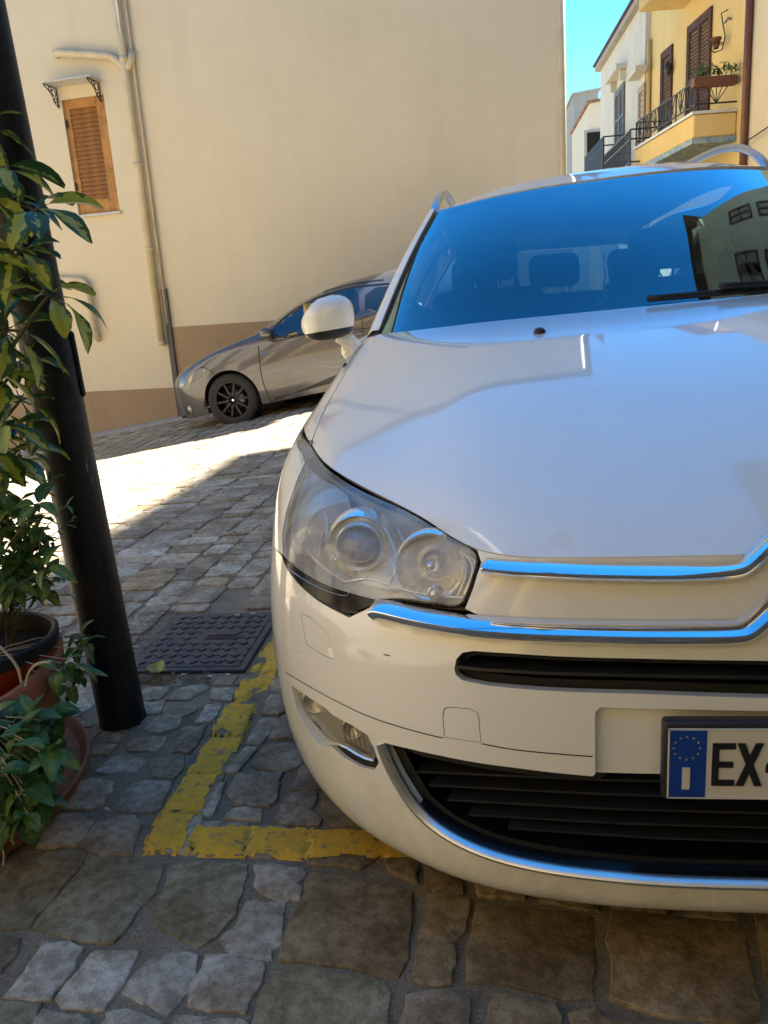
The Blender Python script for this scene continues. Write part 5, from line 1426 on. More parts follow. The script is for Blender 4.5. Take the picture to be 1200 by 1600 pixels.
# wheels
def wheel(xc, yc, sg, parent, r=.325, rimr=.225, rimm=None, z=.325, w=.21, spokes=10, Mw=None):
    Mx = Matrix.Translation((xc, yc, z)) @ Matrix.Rotation(R(90)*sg, 4, 'Y')
    if Mw is not None: Mx = Mw
    mb = MB(); mb.lathe([(rimr, -.10), (rimr+.03, -.105), (r-.02, -.10), (r, -.08), (r, .08), (r-.02, .10), (rimr+.03, .105), (rimr, .10), (rimr, -.10)], 40, Mx)
    t = mb.build('wheel', M['rubber'], parent, True); sharp(t, 50)
    mb = MB(); mb.lathe([(rimr+.002, .101), (rimr-.012, .100), (rimr-.016, .05), (rimr-.02, -.05)], 40, Mx); mb.lathe([(.001, .085), (.025, .085), (.032, .078), (.05, .072), (.055, .05)], 24, Mx)
    for k in range(spokes):
        a = 2*math.pi*k/spokes; Ms = Mx @ Matrix.Rotation(a, 4, 'Z')
        mb.box((.045, -.015, .058), (rimr-.012, .015, .088), 0, Ms)
    rm = mb.build('rim', rimm or M['black_rim'], t); bevel(rm, .004)
    mb = MB(); mb.lathe([(.001, .02), (rimr*.62, .02), (rimr*.62, -.02)], 28, Mx); mb.build('brake_disc', M['steel'], t, True)
    mb = MB(); mb.lathe([(.001, -.06), (rimr-.021, -.06)], 28, Mx); mb.build('wheel_back', M['under'], t)
    return t
wheel(CX-.80, 1.985, -1, car, rimm=M['satin']); wheel(CX+.80, 1.985, 1, car, rimm=M['satin'])
wheel(CX-.80, 4.80, -1, car, rimm=M['satin']); wheel(CX+.80, 4.80, 1, car, rimm=M['satin'])
mb = MB()
for sg in (-1, 1):
    for yc in (1.985, 4.80):
        n = 16; vs = []
        for k in range(n+1):
            t = math.pi*k/n; vs += [(CX+sg*.66, yc+.37*math.cos(t), .32+.37*math.sin(t)), (CX+sg*.885, yc+.37*math.cos(t), .32+.37*math.sin(t))]
        mb.add(vs, [(2*k, 2*k+1, 2*k+3, 2*k+2) for k in range(n)]); mb.box((CX+sg*.655-.004, yc-.37, .2), (CX+sg*.655+.004, yc+.37, .70))
mb.box((CX-.62, 1.62, .17), (CX+.62, 5.7, .20)); mb.build('wheel_housing', M['under'], car)

# ---- windscreen
tl = lambda x, z, k=.035: z+k*(x-CX)
gb = [(0,2.165,1.052),(.16,2.175,1.052),(.32,2.215,1.051),(.48,2.30,1.048),(.60,2.40,1.045),(.68,2.49,1.042),(.715,2.545,1.040)]
gt = [(0,2.72,1.426),(.12,2.725,1.426),(.24,2.74,1.424),(.36,2.775,1.420),(.45,2.82,1.415),(.51,2.86,1.412),(.537,2.885,1.411)]
gr = []
for t in np.linspace(-.10, 1, 7):
    row = []
    for (a0, y0, z0), (a1, y1, z1) in zip(gb, gt):
        bow = .022*math.sin(math.pi*max(t, 0))
        row.append((a0+(a1-a0)*t, y0+(y1-y0)*t-bow*.55, z0+(z1-z0)*t+bow*.8))
    f = full(row); gr.append([(x, y, tl(x, z)) for x, y, z in f])
GS = Surf(gr, .015, .015)
g0, g1 = GS.gu[0], GS.gu[-1]
ws_ = panel('windscreen', GS, [(g0+.002, .002), (g1-.002, .002), (g1-.002, GS.gv[-1]-.002), (g0+.002, GS.gv[-1]-.002)], [], M['windscreen'], car, step=.03, rim=0)
bw = .028
v0_ = .055
inn = round_poly([(g0+bw, v0_), (g1-bw, v0_), (g1-bw, GS.gv[-1]-.03), (g0+bw, GS.gv[-1]-.03)], it=3)
panel('glass_border', GS, [(g0-.0, .001), (g1, .001), (g1, GS.gv[-1]-.001), (g0, GS.gv[-1]-.001)], [inn], M['gloss_black'], ws_, step=.03, off=-.004, rim=0)
mpad = round_poly([(-.13, GS.gv[-1]-.04), (.13, GS.gv[-1]-.04), (.08, GS.gv[-1]-.13), (-.08, GS.gv[-1]-.13)], it=2)
panel('sensor_patch', GS, mpad, [], M['dash'], ws_, step=.03, off=-.006, rim=0)
st = GS.px(635, 479); rr = .017
panel('sticker', GS, [(st[0]+rr*math.cos(t), st[1]+rr*math.sin(t)) for t in np.linspace(0, 6.283, 20)[:-1]], [], M['sticker'], ws_, step=.02, off=-.003, rim=0)
# ---- roof
rn = []
for dy, zc in ((0, 1.432), (.10, 1.462), (.28, 1.492), (.60, 1.508), (1.4, 1.515), (2.2, 1.495), (2.85, 1.44), (2.95, 1.42)):
    row = []
    for i, (a1, y1, z1) in enumerate(gt):
        s = i/6; ex = a1+(.0 if dy == 0 else min(1, dy/.3)*.035*s)
        yy = 2.727+dy+(y1-2.72)*max(0, 1-dy/1.4)
        drop = .055*(a1/.537)**3*(1 if dy > .2 else dy/.2)
        row.append((ex, yy, zc+(z1-1.426 if dy < .01 else (z1-1.426)*max(0, 1-dy/.8))-drop))
    f = full(row); rn.append([(x, y, tl(x, z, .045)) for x, y, z in f])
RS = Surf(rn, .03, .03)
panel('roof', RS, [(RS.gu[0]+.001, .001), (RS.gu[-1]-.001, .001), (RS.gu[-1]-.001, RS.gv[-1]-.001), (RS.gu[0]+.001, RS.gv[-1]-.001)], [], PAINT, car, step=.035, rim=.016)
panel('headliner', RS, [(RS.gu[0]+.01, .01), (RS.gu[-1]-.01, .01), (RS.gu[-1]-.01, RS.gv[-1]-.01), (RS.gu[0]+.01, RS.gv[-1]-.01)], [], M['headliner'], car, step=.08, off=-.03, rim=0)
# ---- pillars and side glass
for sg in (-1, 1):
    gs = 6
    b3 = lambda a, y, z: Vector((CX+sg*a, y, tl(CX+sg*a, z)))
    # A pillar: lofted strip from wing to roof edge
    V = []; n = 14
    for k in range(n+1):
        t = k/n; bow = .022*math.sin(math.pi*t)
        a = .718+(.540-.718)*t; y = 2.548+(2.888-2.548)*t-bow*.55; z = 1.040+(1.413-1.040)*t+bow*.8
        wv = .048-.010*t
        for da, dy, dz in ((0, .0, .001), (.004, -.004, .007), (wv*.55, .010, .006), (wv, .040, -.012), (wv*.9, .080, -.03), (wv*.2, .06, -.03)):
            V.append(b3(a+da, y+dy, z+dz))
    m_ = 6; F_ = [(k*m_+q, (k+1)*m_+q, (k+1)*m_+(q+1) % m_, k*m_+(q+1) % m_) for k in range(n) for q in range(m_)]
    o = mesh('windscreen_pillar', V, F_, PAINT, car, True)
    bmx = bmesh.new(); bmx.from_mesh(o.data); bmesh.ops.recalc_face_normals(bmx, faces=bmx.faces); bmx.to_mesh(o.data); bmx.free(); sharp(o, 60)
    # side glasshouse
    bot = [(.745,2.66,.985),(.785,3.0,.965),(.815,3.6,.985),(.83,4.4,1.0),(.82,5.1,1.01),(.78,5.66,1.02)]
    topp = [(.70,2.72,1.09),(.565,2.98,1.39),(.572,3.5,1.43),(.575,4.3,1.44),(.565,5.0,1.42),(.54,5.45,1.39)]
    rw = []
    for t in (0, .33, .66, 1):
        rr_ = [(CX+sg*(p[0]+(q[0]-p[0])*t+.02*math.sin(math.pi*t)), p[1]+(q[1]-p[1])*t, p[2]+(q[2]-p[2])*t) for p, q in zip(bot, topp)]
        rw.append(rr_ if sg > 0 else rr_[::-1])
    SS = Surf(rw, .04, .03)
    u0, u1 = SS.gu[0], SS.gu[-1]; vt_ = SS.gv[-1]; Lw = u1-u0
    def q4(a, b): 
        a_, b_ = (u0+Lw*a, u0+Lw*b) if sg > 0 else (u1-Lw*b, u1-Lw*a)
        return [(a_, .035), (b_, .035), (b_, vt_-.03), (a_, vt_-.03)]
    wins = [round_poly(q4(.13, .40), it=2), round_poly(q4(.43, .69), it=2), round_poly(q4(.73, .93), it=2)]
    panel('side_frame', SS, [(u0+.002, .001), (u1-.002, .001), (u1-.002, vt_-.001), (u0+.002, vt_-.001)], wins, PAINT, car, step=.06, rim=.01)
    for w_ in wins: panel('side_window', SS, grow(w_, .004), [], M['side_glass'], car, step=.08, off=-.006, rim=0)
    # belt filler between body and glasshouse
    V = []
    for k, (a, y, z) in enumerate(bot): 
        V += [(CX+sg*a, y, z), (CX+sg*np.interp(y, [2.5, 3.05, 3.2, 5.2, 5.7], [.872, .882, .885, .865, .80]), y, np.interp(y, [2.5, 3.05, 3.2, 5.7], [.862, .93, .985, .995])-.004)]
    mesh('belt_moulding', V, [(2*i, 2*i+1, 2*i+3, 2*i+2) for i in range(5)], PAINT, car, True)
    # roof rail
    rp = [(.548,2.95,1.408),(.545,3.00,1.445),(.538,3.10,1.482),(.53,3.25,1.512),(.52,3.5,1.535),(.515,4.2,1.552),(.515,4.9,1.535),(.52,5.2,1.50),(.525,5.35,1.46)]
    pts = [Vector((CX+sg*a, y, z+(.045*sg*a)+(.03 if sg > 0 else -.0)*min(1, (y-2.95)*3))) for a, y, z in rp]; pts = subdiv3(pts, 3)
    sweep3('roof_rail', pts, [Vector((sg*.35, 0, 1)).normalized()]*len(pts), [(-.012, .006), (-.004, .015), (.010, .014), (.013, 0), (.010, -.014), (-.004, -.015), (-.012, -.006)], M['satin'], car)
# rear glass
mesh('rear_window', [(CX-.60, 5.62, 1.03), (CX+.60, 5.62, 1.03), (CX+.50, 5.62, 1.37), (CX-.50, 5.62, 1.37)], [(0,1,2,3)], M['side_glass'], car)
mb = MB(); mb.box((CX-.78, 5.60, .97), (CX+.78, 5.70, 1.03)); mb.box((CX-.60, 5.58, 1.372), (CX+.60, 5.68, 1.42)); mb.build('tailgate_frame', PAINT, car)
# ---- cabin
mb = MB()
n = 12; V = []
for k in range(n+1):
    x = CX-.70+1.40*k/n; d = .10*((x-CX)/.7)**2*3.0
    V += [(x, 2.24+d, .99+.03*(x-CX)), (x, 2.60+d*.6, .985), (x, 2.95, .95), (x, 3.05, .75)]
mb.add(V, [(i*4+k, (i+1)*4+k, (i+1)*4+k+1, i*4+k+1) for i in range(n) for k in range(3)]); mb.build('dashboard', M['dash'], car, True)
mb = MB(); mb.box((CX-.86, 2.6, .22), (CX+.86, 5.6, .30)); mb.box((CX-.86, 5.35, .3), (CX+.86, 5.40, .95)); mb.box((CX-.80, 2.30, .25), (CX+.80, 2.34, .94)); mb.build('cabin_floor', M['dash'], car)
def seat(x, y, w, back_h, parent, heads):
    mb = MB(); mb.box((x-w/2, y-.50, .42), (x+w/2, y, .58)); o = mb.build('seat', M['fabric'], parent); bevel(o, .05, 3)
    Mx = Matrix.Translation((x, y, .55)) @ Matrix.Rotation(R(-14), 4, 'X')
    mb = MB(); mb.box((-w/2, -.06, 0), (w/2, .07, back_h), 0, Mx); o2 = mb.build('seat_back', M['fabric'], o); bevel(o2, .06, 4)
    for hx in heads:
        mb = MB(); mb.box((hx-.135, -.05, back_h+.035), (hx+.135, .05, back_h+.21), 0, Mx); h = mb.build('headrest', M['fabric'], o); bevel(h, .045, 4)
        mb = MB()
        for d in (-.05, .05): mb.tube([Mx @ Vector((hx+d, 0, back_h-.02)), Mx @ Vector((hx+d, 0, back_h+.05))], .006, 6)
        mb.build('headrest_post', M['steel'], o)
seat(CX-.37, 3.55, .50, .60, car, [0]); seat(CX+.37, 3.55, .50, .60, car, [0]); seat(CX, 4.45, 1.30, .56, car, [-.42, 0, .42])
mb = MB(); mb.tube([(CX+.37+.18*math.cos(t), 2.98-.06*math.sin(t), .93+.17*math.sin(t)) for t in np.linspace(0, 6.283, 25)[:-1]], .014, 8, closed=True)
mb.tube([(CX+.20, 2.99, .92), (CX+.54, 2.99, .92)], .016, 8); mb.tube([(CX+.37, 2.99, .92), (CX+.37, 2.75, .85)], .03, 8); mb.build('steering_wheel', M['dash'], car, True)
rm_ = GS.at((0, GS.gv[-1]-.13), -.0)
mb = MB(); mb.box((CX-.125, rm_.y+.04, rm_.z-.075), (CX+.125, rm_.y+.075, rm_.z-.005)); o = mb.build('rear_view_mirror', M['dash'], car); bevel(o, .02, 3)
mb = MB()
pp = GS.at(GS.px(944, 345), -.10); p2 = Vector((pp.x, pp.y, pp.z-.13))
mb.tube([pp, (pp+p2)/2+Vector((.006, 0, 0)), p2], .0016, 5); mb.tube([pp+Vector((.004, 0, 0)), (pp+p2)/2+Vector((.022, 0, 0)), p2+Vector((.014, 0, .02))], .0014, 5)
for k in range(7): mb.lathe([(.001, -.006), (.006, 0), (.001, .006)], 8, Matrix.Translation(p2+Vector((.012*math.cos(k*1.7), 0, -.006*k+.02))))
mb.build('hanging_beads', M['beads'], car, True)
# ---- cowl, wiper, washer jet
V = []
for i, (a, y, z) in enumerate(RB): V += [(a, y, z, 0), (a, y+.05, z-.012, 1), (a, y+.09, z-.03, 1)]
for sg in (-1, 1):
    vs = [(CX+sg*a, y-.004 if k == 0 else y, z-.006+.035*sg*a) for a, y, z, k in V]
    mesh('cowl', vs, [(i*3+k, (i+1)*3+k, (i+1)*3+k+1, i*3+k+1) for i in range(8) for k in range(2)], M['black_plastic'], car, True)
def wiper(pxs, off=.016):
    pts = [GS.at(GS.px(u, v), off) for u, v in pxs]; pts = subdiv3(pts, 1)
    mb = MB(); mb.tube(pts, .0075, 6); o = mb.build('wiper', M['black_plastic'], car, True)
    mb = MB(); mb.tube([p-Vector((0, .0, .006))+Vector((0, -.010, 0)) for p in pts], .004, 5); mb.build('blade', M['rubber'], o, True); return o
wiper([(1010,474),(1080,468),(1140,463),(1230,455)])
wiper([(1120,462),(1180,458),(1280,452)], .03)
for u, v in ((843, 520),):
    p = HS.at(HS.px(u, v), .0); 
    for sx_ in (1, -1):
        q = Vector((CX+sx_*(p.x-CX), p.y, p.z+(0 if sx_ > 0 else .02)))
        mb = MB(); mb.lathe([(.014, -.012), (.014, .003), (.011, .009), (.005, .012), (.001, .012)], 14, Matrix.Translation(q) @ Matrix.Rotation(R(12), 4, 'X')); mb.build('washer_jet', M['black_plastic'], car, True)
# ---- door mirrors
def mirror_unit(sg):
    c = ony(511, 499, 2.90); cx_ = CX+sg*abs(c.x-CX); z = c.z
    cap = bpy.data.meshes.new('door_mirror'); V = []; F_ = []
    ni, nj = 22, 16
    for j in range(nj+1):
        ph = math.pi*j/nj
        for i in range(ni):
            th = 2*math.pi*i/ni
            sx_ = math.sin(ph)*math.cos(th); sz_ = math.sin(ph)*math.sin(th); sy_ = math.cos(ph)
            ex = lambda q, e: math.copysign(abs(q)**e, q)
            X_ = ex(sx_, .74)*.100; Z_ = ex(sz_, .78)*.081; Y_ = -ex(sy_, .8)*.085
            if Y_ > .0: Y_ = Y_*.12
            # outer end taller and swept back
            f = (X_/.100)          # -1 inner (towards car), +1 outer
            Z_ *= (1.0+.02*(-f)) ; Z_ += .010*(-f); Y_ += .035*max(0, f)**2
            Z_ *= (1-.42*max(0, f)**2); Z_ -= .012*max(0, f)
            if Z_ < -.045: Z_ = -.045-(abs(Z_)-.045)*.75
            V.append(Vector((cx_+sg*X_, c.y+Y_, z+Z_)))
    for j in range(nj):
        for i in range(ni): F_.append((j*ni+i, j*ni+(i+1) % ni, (j+1)*ni+(i+1) % ni, (j+1)*ni+i))
    o = mesh('door_mirror', V, F_, [PAINT, M['black_plastic']], car, True)
    bmx = bmesh.new(); bmx.from_mesh(o.data); bmesh.ops.remove_doubles(bmx, verts=bmx.verts, dist=1e-4)
    bmesh.ops.bisect_plane(bmx, geom=bmx.verts[:]+bmx.edges[:]+bmx.faces[:], plane_co=(cx_, c.y, z-.038), plane_no=(sg*.10, 0, 1))
    for f in bmx.faces:
        q = f.calc_center_median()
        if (q.z-(z-.038))+(q.x-cx_)*sg*.10 < 0: f.material_index = 1
    bmesh.ops.recalc_face_normals(bmx, faces=bmx.faces); bmx.to_mesh(o.data); bmx.free()
    ap_ = subdiv3([Vector((cx_-sg*.03, c.y+.02, z-.060)), Vector((cx_-sg*.085, c.y+.03, z-.092)), Vector((CX+sg*.89, c.y+.05, z-.115)), Vector((CX+sg*.84, c.y+.07, z-.135))], 2)
    mb = MB(); mb.tube(ap_, [.022+.022*k/(len(ap_)-1) for k in range(len(ap_))], 14); mb.build('mirror_arm', PAINT, o, True)
    mb = MB(); mb.box((cx_-.085, c.y+.0115, z-.06), (cx_+.085, c.y+.014, z+.06)); g = mb.build('mirror_glass', M['chrome'], o); bevel(g, .0, 1)
mirror_unit(-1); mirror_unit(1)
# ------------------------------------------------------------------ grey hatchback by the wall
gp = ony(365, 625, 9.22)
TILT = R(8.3); HD = (WD*math.cos(TILT)+Vector((0, 0, math.sin(TILT)))).normalized(); SDn = WN.copy(); UPc = SDn.cross(HD).normalized()
if UPc.z < 0: UPc = -UPc
G0 = gp - HD*.88 - UPc*.315 - SDn*.835        # under the nose, on the car's centre line
def GP(x, s, z): return G0+HD*x+SDn*s+UPc*z   # s > 0 towards the camera
gc = thing('grey_car', G0+HD*2.1, 'metallic grey hatchback with black wheels parked uphill against the cream wall', 'car')
GX = [-.02, .04, .18, .45, .85, 1.25, 1.6, 2.0, 2.6, 3.2, 3.8, 4.15, 4.30]
GW = [.30, .56, .74, .85, .885, .89, .89, .89, .89, .885, .86, .80, .66]
tab = dict(z0=[.26,.23,.20,.20,.22,.20,.20,.20,.20,.22,.22,.25,.30], zm=[.40,.40,.42,.45,.45,.45,.45,.45,.45,.45,.47,.5,.5],
 zs=[.52,.56,.62,.68,.74,.77,.80,.82,.84,.86,.88,.88,.86], zb=[.585,.63,.70,.785,.875,.935,.965,.985,1.01,1.03,1.04,1.02,.97],
 wt=[.28,.48,.60,.68,.71,.715,.675,.62,.60,.59,.57,.53,.48], zt=[.60,.655,.735,.84,.935,.99,1.11,1.235,1.305,1.315,1.28,1.17,1.03],
 zc=[.62,.68,.765,.875,.965,1.02,1.15,1.29,1.36,1.37,1.33,1.22,1.06])
gnet = []
for zz, wf in (('z0', .96), ('zm', 1.0), ('zs', .995), ('zb', .945)): gnet.append([GP(x, w*wf, z) for x, w, z in zip(GX, GW, tab[zz])])
gnet.append([GP(x, w, z) for x, w, z in zip(GX, tab['wt'], tab['zt'])])
gnet.append([GP(x, w*.5, z*.35+c*.65) for x, w, z, c in zip(GX, tab['wt'], tab['zt'], tab['zc'])])
gnet.append([GP(x, 0, c) for x, c in zip(GX, tab['zc'])])
h2 = [[Vector(p)-SDn*(2*(Vector(p)-G0).dot(SDn)) for p in row] for row in gnet[:-1][::-1]]
GR = Surf([[tuple(p) for p in r] for r in gnet+h2], .02, .02)
gpx = GR.px
def gcirc(xc, zc, r, t0=0, t1=2*math.pi, n=36, endpoint=False):
    out = []
    for t in np.linspace(t0, t1, n, endpoint=endpoint):
        p = GR.cast(GP(xc+r*math.cos(t), 3, zc+r*math.sin(t)), -SDn)
        if p: out.append(p)
    return out
wb_ = 2.60; bot_v = .004
def arch_cut(xc):
    q = gcirc(xc, .315, .355, R(8), R(172), 26, True)
    q = [(u, max(v, .005)) for u, v in q]
    return q
u_lo, u_hi = GR.gu[0]+.002, GR.gu[-1]-.002; vtop = GR.gv[-1]
a1 = arch_cut(.88); a2 = arch_cut(.88+wb_)
def side(vv): return vv
lower = [(u_lo, .002)]+[(a1[-1][0], .002)]+a1[::-1]+[(a1[0][0], .002), (a2[-1][0], .002)]+a2[::-1]+[(a2[0][0], .002), (u_hi, .002)]
upper = [(u, vtop-v) for u, v in lower[::-1]]
gb_ = panel('body', GR, lower+upper, [], M['paint_grey'], gc, step=.035, rim=.012)
def both(name, poly, m, parent, **k):
    o = panel(name, GR, poly, [], m, parent, **k); panel(name, GR, [(u, vtop-v) for u, v in poly[::-1]], [], m, parent, **k); return o
vr = [GR.v[k] for k in range(len(GR.v))]
fw = round_poly([gpx(432, 532), gpx(431, 514), gpx(452, 491), gpx(485, 472), gpx(530, 456), gpx(561, 450), gpx(563, 496), gpx(500, 517)], it=1)
rw_ = round_poly([gpx(571, 450), gpx(640, 446), gpx(665, 452), gpx(660, 470), gpx(572, 494)], it=1)
dark_glass = mat('dark_car_glass', (.010, .012, .014), .03, coat=1, spec=.8)
for P_ in (fw, rw_): both('side_window', P_, dark_glass, gc, step=.04, off=.002, rim=.004)
# windscreen and rear window on the centre panels
ucw = lambda x: float(np.interp(x, GX, GR.u))
mid = vtop/2; vt_ = vr[4]
both_w = [(ucw(1.22), vt_+.05), (ucw(1.95), vt_+.04), (ucw(1.97), mid), (ucw(1.95), vtop-vt_-.04), (ucw(1.22), vtop-vt_-.05), (ucw(1.16), mid)]
panel('windscreen', GR, round_poly(both_w, it=1), [], dark_glass, gc, step=.05, off=.002, rim=.004)
panel('rear_window', GR, [(ucw(3.85), vt_+.05), (ucw(4.15), vt_+.06), (ucw(4.15), vtop-vt_-.06), (ucw(3.85), vtop-vt_-.05)], [], dark_glass, gc, step=.05, off=.002, rim=.004)
def line(name, pxs, r, m, off=.0005, parent=gc, smooth_it=2):
    c = smooth_chain([gpx(u, v) for u, v in pxs], smooth_it)
    pr_ = [(r*math.cos(a), r*math.sin(a)) for a in np.linspace(0, 6.283, 7)[:-1]]
    return sweep(name, c, pr_, m, parent, off=off, surf=GR)
line('door_seam', [(404,541),(405,560),(409,590),(416,612),(424,628)], .005, M['under'])
line('door_seam', [(567,497),(566,540),(560,580)], .004, M['under'])
line('bonnet_seam', [(312,574),(322,575),(334,583)], .004, M['under'])
line('window_trim', [(428,534),(428,512),(452,489),(485,470),(530,454),(580,445),(640,441)], .008, M['black_plastic'])
line('window_trim', [(428,534),(470,525),(520,511),(575,495)], .007, M['black_plastic'])
line('roof_trim', [(403,531),(425,505),(452,483),(490,463),(540,446),(600,437)], .006, M['black_plastic'])
sk = [gpx(424, 629), gpx(430, 620), gpx(470, 612), gpx(520, 598), gpx(570, 586), gpx(568, 594), gpx(520, 606), gpx(470, 620)]
panel('door_moulding', GR, sk, [], M['black_plastic'], gc, step=.03, off=.006, rim=.006)
hlp = [gpx(292, 600), gpx(299, 586), gpx(314, 575), gpx(322, 576), gpx(318, 584), gpx(306, 594)]
lampm = mat('smoky_lamp_cover', (.30, .29, .27), .06, .2, coat=1)
panel('headlight', GR, round_poly(hlp, it=1), [], lampm, gc, step=.02, off=.002, rim=.004)
mb = MB(); q = GR.at(gpx(296, 640), .0); mb.lathe([(.001, .02), (.04, .012), (.052, -.01)], 16, Matrix.Translation(q) @ (SDn-HD*.9).to_track_quat('Z', 'Y').to_matrix().to_4x4()); mb.build('fog_lamp', lampm, gc, True)
ap = gpx(291, 630); panel('lower_intake', GR, [(ap[0]-.05, .05), (ap[0]+.03, .05), (ap[0]+.02, .12), (ap[0]-.05, .12)], [], M['under'], gc, step=.03, off=.002, rim=0)
line('door_handle', [(545,526),(556,521),(567,520)], .011, M['paint_grey'], .012)
# door mirror
c = GR.at(gpx(421, 524), .07); mb = MB(); mb.box((-.07, -.09, -.055), (.06, .09, .065), 0, Matrix.Translation(c) @ Matrix.Rotation(-TILT, 4, 'Y')); o = mb.build('door_mirror', M['paint_grey'], gc); bevel(o, .045, 4)
mb = MB(); mb.tube([c, GR.at(gpx(427, 533), -.01)], .02, 8); mb.build('mirror_stalk', M['black_plastic'], o)
line('wing_badge', [(409,553),(417,552)], .006, M['chrome'], .002)
Bq = Matrix((HD, UPc, -SDn)).transposed()      # wheel frames
for xc in (.88, .88+wb_):
    for sg in (1, -1):
        c = GP(xc, sg*.77, .315); zax = SDn*sg
        Mw = Matrix.Translation(c) @ Matrix((HD*sg, UPc, zax)).transposed().to_4x4()
        if Mw.to_3x3().determinant() < 0: Mw = Matrix.Translation(c) @ Matrix((-HD*sg, UPc, zax)).transposed().to_4x4()
        t = wheel(0, 0, 1, gc, r=.315, rimr=.215, Mw=Mw, spokes=10)
        if sg == 1:
            mb = MB(); mb.lathe([(.001, .0865), (.012, .0855)], 12, Mw); mb.build('hub_badge', M['chrome'], t)
mb = MB()
for xc in (.88, .88+wb_):
    vs = []; n = 14
    for k in range(n+1):
        t = math.pi*k/n
        for s in (-.86, .86): vs.append(GP(xc+.37*math.cos(t), s, .30+.37*math.sin(t)))
    mb.add(vs, [(2*k, 2*k+1, 2*k+3, 2*k+2) for k in range(n)])
vs = [GP(x, s, z) for z in (.21, .24) for x, s in ((.1, -.7), (4.2, -.7), (4.2, .7), (.1, .7))]
mb.add(vs, [(0,3,2,1),(4,5,6,7),(0,1,5,4),(1,2,6,5),(2,3,7,6),(3,0,4,7)]); mb.build('underside', M['under'], gc)
# ------------------------------------------------------------------ potted plants beside the lamp post
pc = Vector((-1.43, 1.54, 0)); lr = random.Random(21)
pt_ = thing('planter', pc, 'large round terracotta planter on a saucer, left of the black lamp post', 'planter')
mb = MB(); mb.lathe([(.30, .035), (.355, .05), (.385, .14), (.395, .26), (.400, .285), (.416, .290), (.420, .335), (.412, .345), (.392, .340), (.388, .235)], 56, Matrix.Translation(pc))
o = mb.build('pot', M['terracotta'], pt_, True); sharp(o, 50)
mb = MB(); mb.lathe([(.001, .010), (.40, .010), (.425, .016), (.440, .052), (.432, .055), (.415, .028), (.001, .028)], 56, Matrix.Translation(pc)); o = mb.build('saucer', M['terracotta'], pt_, True); sharp(o, 50)
mb = MB(); mb.lathe([(.39, .235), (.3, .243), (.15, .246), (.001, .248)], 40, Matrix.Translation(pc)); mb.build('soil', M['soil'], pt_, True)
oc = Vector((-1.205, 1.625, .268))
op = thing('flowerpot', oc, 'bright orange plastic flowerpot with a black rim, standing inside the big planter', 'flowerpot')
mb = MB(); mb.lathe([(.12, .0), (.168, .095), (.172, .10), (.166, .10)], 44, Matrix.Translation(oc)); mb.build('pot', M['orange_pot'], op, True)
mb = MB(); mb.lathe([(.164, .095), (.178, .099), (.180, .128), (.172, .132), (.164, .128), (.150, .06)], 44, Matrix.Translation(oc)); o = mb.build('inner_pot', M['black_pot'], op, True); sharp(o, 50)
mb = MB(); mb.lathe([(.156, .085), (.08, .092), (.001, .094)], 30, Matrix.Translation(oc)); mb.build('soil', M['soil'], op, True)

BIG = [leaf_data('big_leaf', L, W, M['leaf_big'], droop=d, fold=f, tipx=.64, wav=w, nl=7, nw=4) for L, W, d, f, w in ((.125,.062,.35,.30,.3),(.140,.066,.55,.22,.4),(.105,.056,.2,.35,.2),(.145,.066,.45,.26,.4))]
SML = [leaf_data('small_leaf', L, W, M['leaf_small'], droop=d, fold=.25, tipx=.45, wav=.4, nl=5, nw=2) for L, W, d in ((.058,.030,.5),(.070,.034,.7),(.045,.026,.3))]
IVY = [leaf_data('trailing_leaf', L, W, M['leaf_ivy'], droop=d, fold=.2, tipx=.38, wav=.3, nl=5, nw=4) for L, W, d in ((.048,.034,.5),(.058,.040,.7),(.036,.028,.3))]
def frame_to(d, roll=0.0):
    d = Vector(d).normalized(); up = Vector((0, 0, 1)); y = up.cross(d)
    if y.length < 1e-3: y = Vector((0, 1, 0))
    y.normalize(); z = d.cross(y).normalized()
    return Matrix((d, y, z)).transposed().to_4x4() @ Matrix.Rotation(roll, 4, 'X')
def whorl(parent, c, axis, n, data, sc=1.0, spread=1.15, petiole=.03, name='leaf', flat=0.0, stemmb=None, mat_r=.0016):
    ax = Vector(axis).normalized(); e1 = ax.orthogonal().normalized(); e2 = ax.cross(e1)
    ph0 = lr.uniform(0, 6.28)
    for k in range(n):
        ph = ph0+2*math.pi*k/n+lr.uniform(-.25, .25); sp = spread+lr.uniform(-.3, .25)
        d = ax*math.cos(sp)+(e1*math.cos(ph)+e2*math.sin(ph))*math.sin(sp); d.z -= .10+flat
        d.normalize(); b = c+d*petiole*lr.uniform(.6, 1.3)
        if stemmb is not None: stemmb.tube([c, b], mat_r, 4, caps=False)
        s = sc*lr.uniform(.78, 1.15)
        place_mesh(name, lr.choice(data), Matrix.Translation(b) @ frame_to(d, lr.uniform(-.5, .5)) @ Matrix.Scale(s, 4), parent)
# umbrella plant: bare stems rising from the planter, leaves in whorls
up_ = thing('umbrella_plant', (-1.42, 1.60, .28), 'tall umbrella plant with yellow splashed leaf whorls climbing in front of the post', 'plant')
WH = [(8,262,1.80,8,1.0),(22,312,1.85,6,.9),(63,328,1.72,7,.95),(42,392,1.72,8,.9),(5,378,1.9,8,1.0),(76,462,1.70,8,1.0),(25,450,1.95,7,1.0),(-10,470,1.8,7,1.0),
      (18,515,1.72,7,1.0),(45,560,1.85,7,.85),(5,585,1.72,8,1.05),(42,625,1.75,7,.9),(-5,640,1.9,8,1.0),(20,668,1.68,7,.95),(5,712,1.75,8,1.0),(40,700,1.8,6,.8),
      (-25,300,1.75,8,1),(-30,400,1.7,8,1),(-30,545,1.7,8,1),(-35,690,1.7,8,1),(5,760,1.8,8,.9),(25,740,1.9,6,.7),(-15,205,1.9,6,.9)]
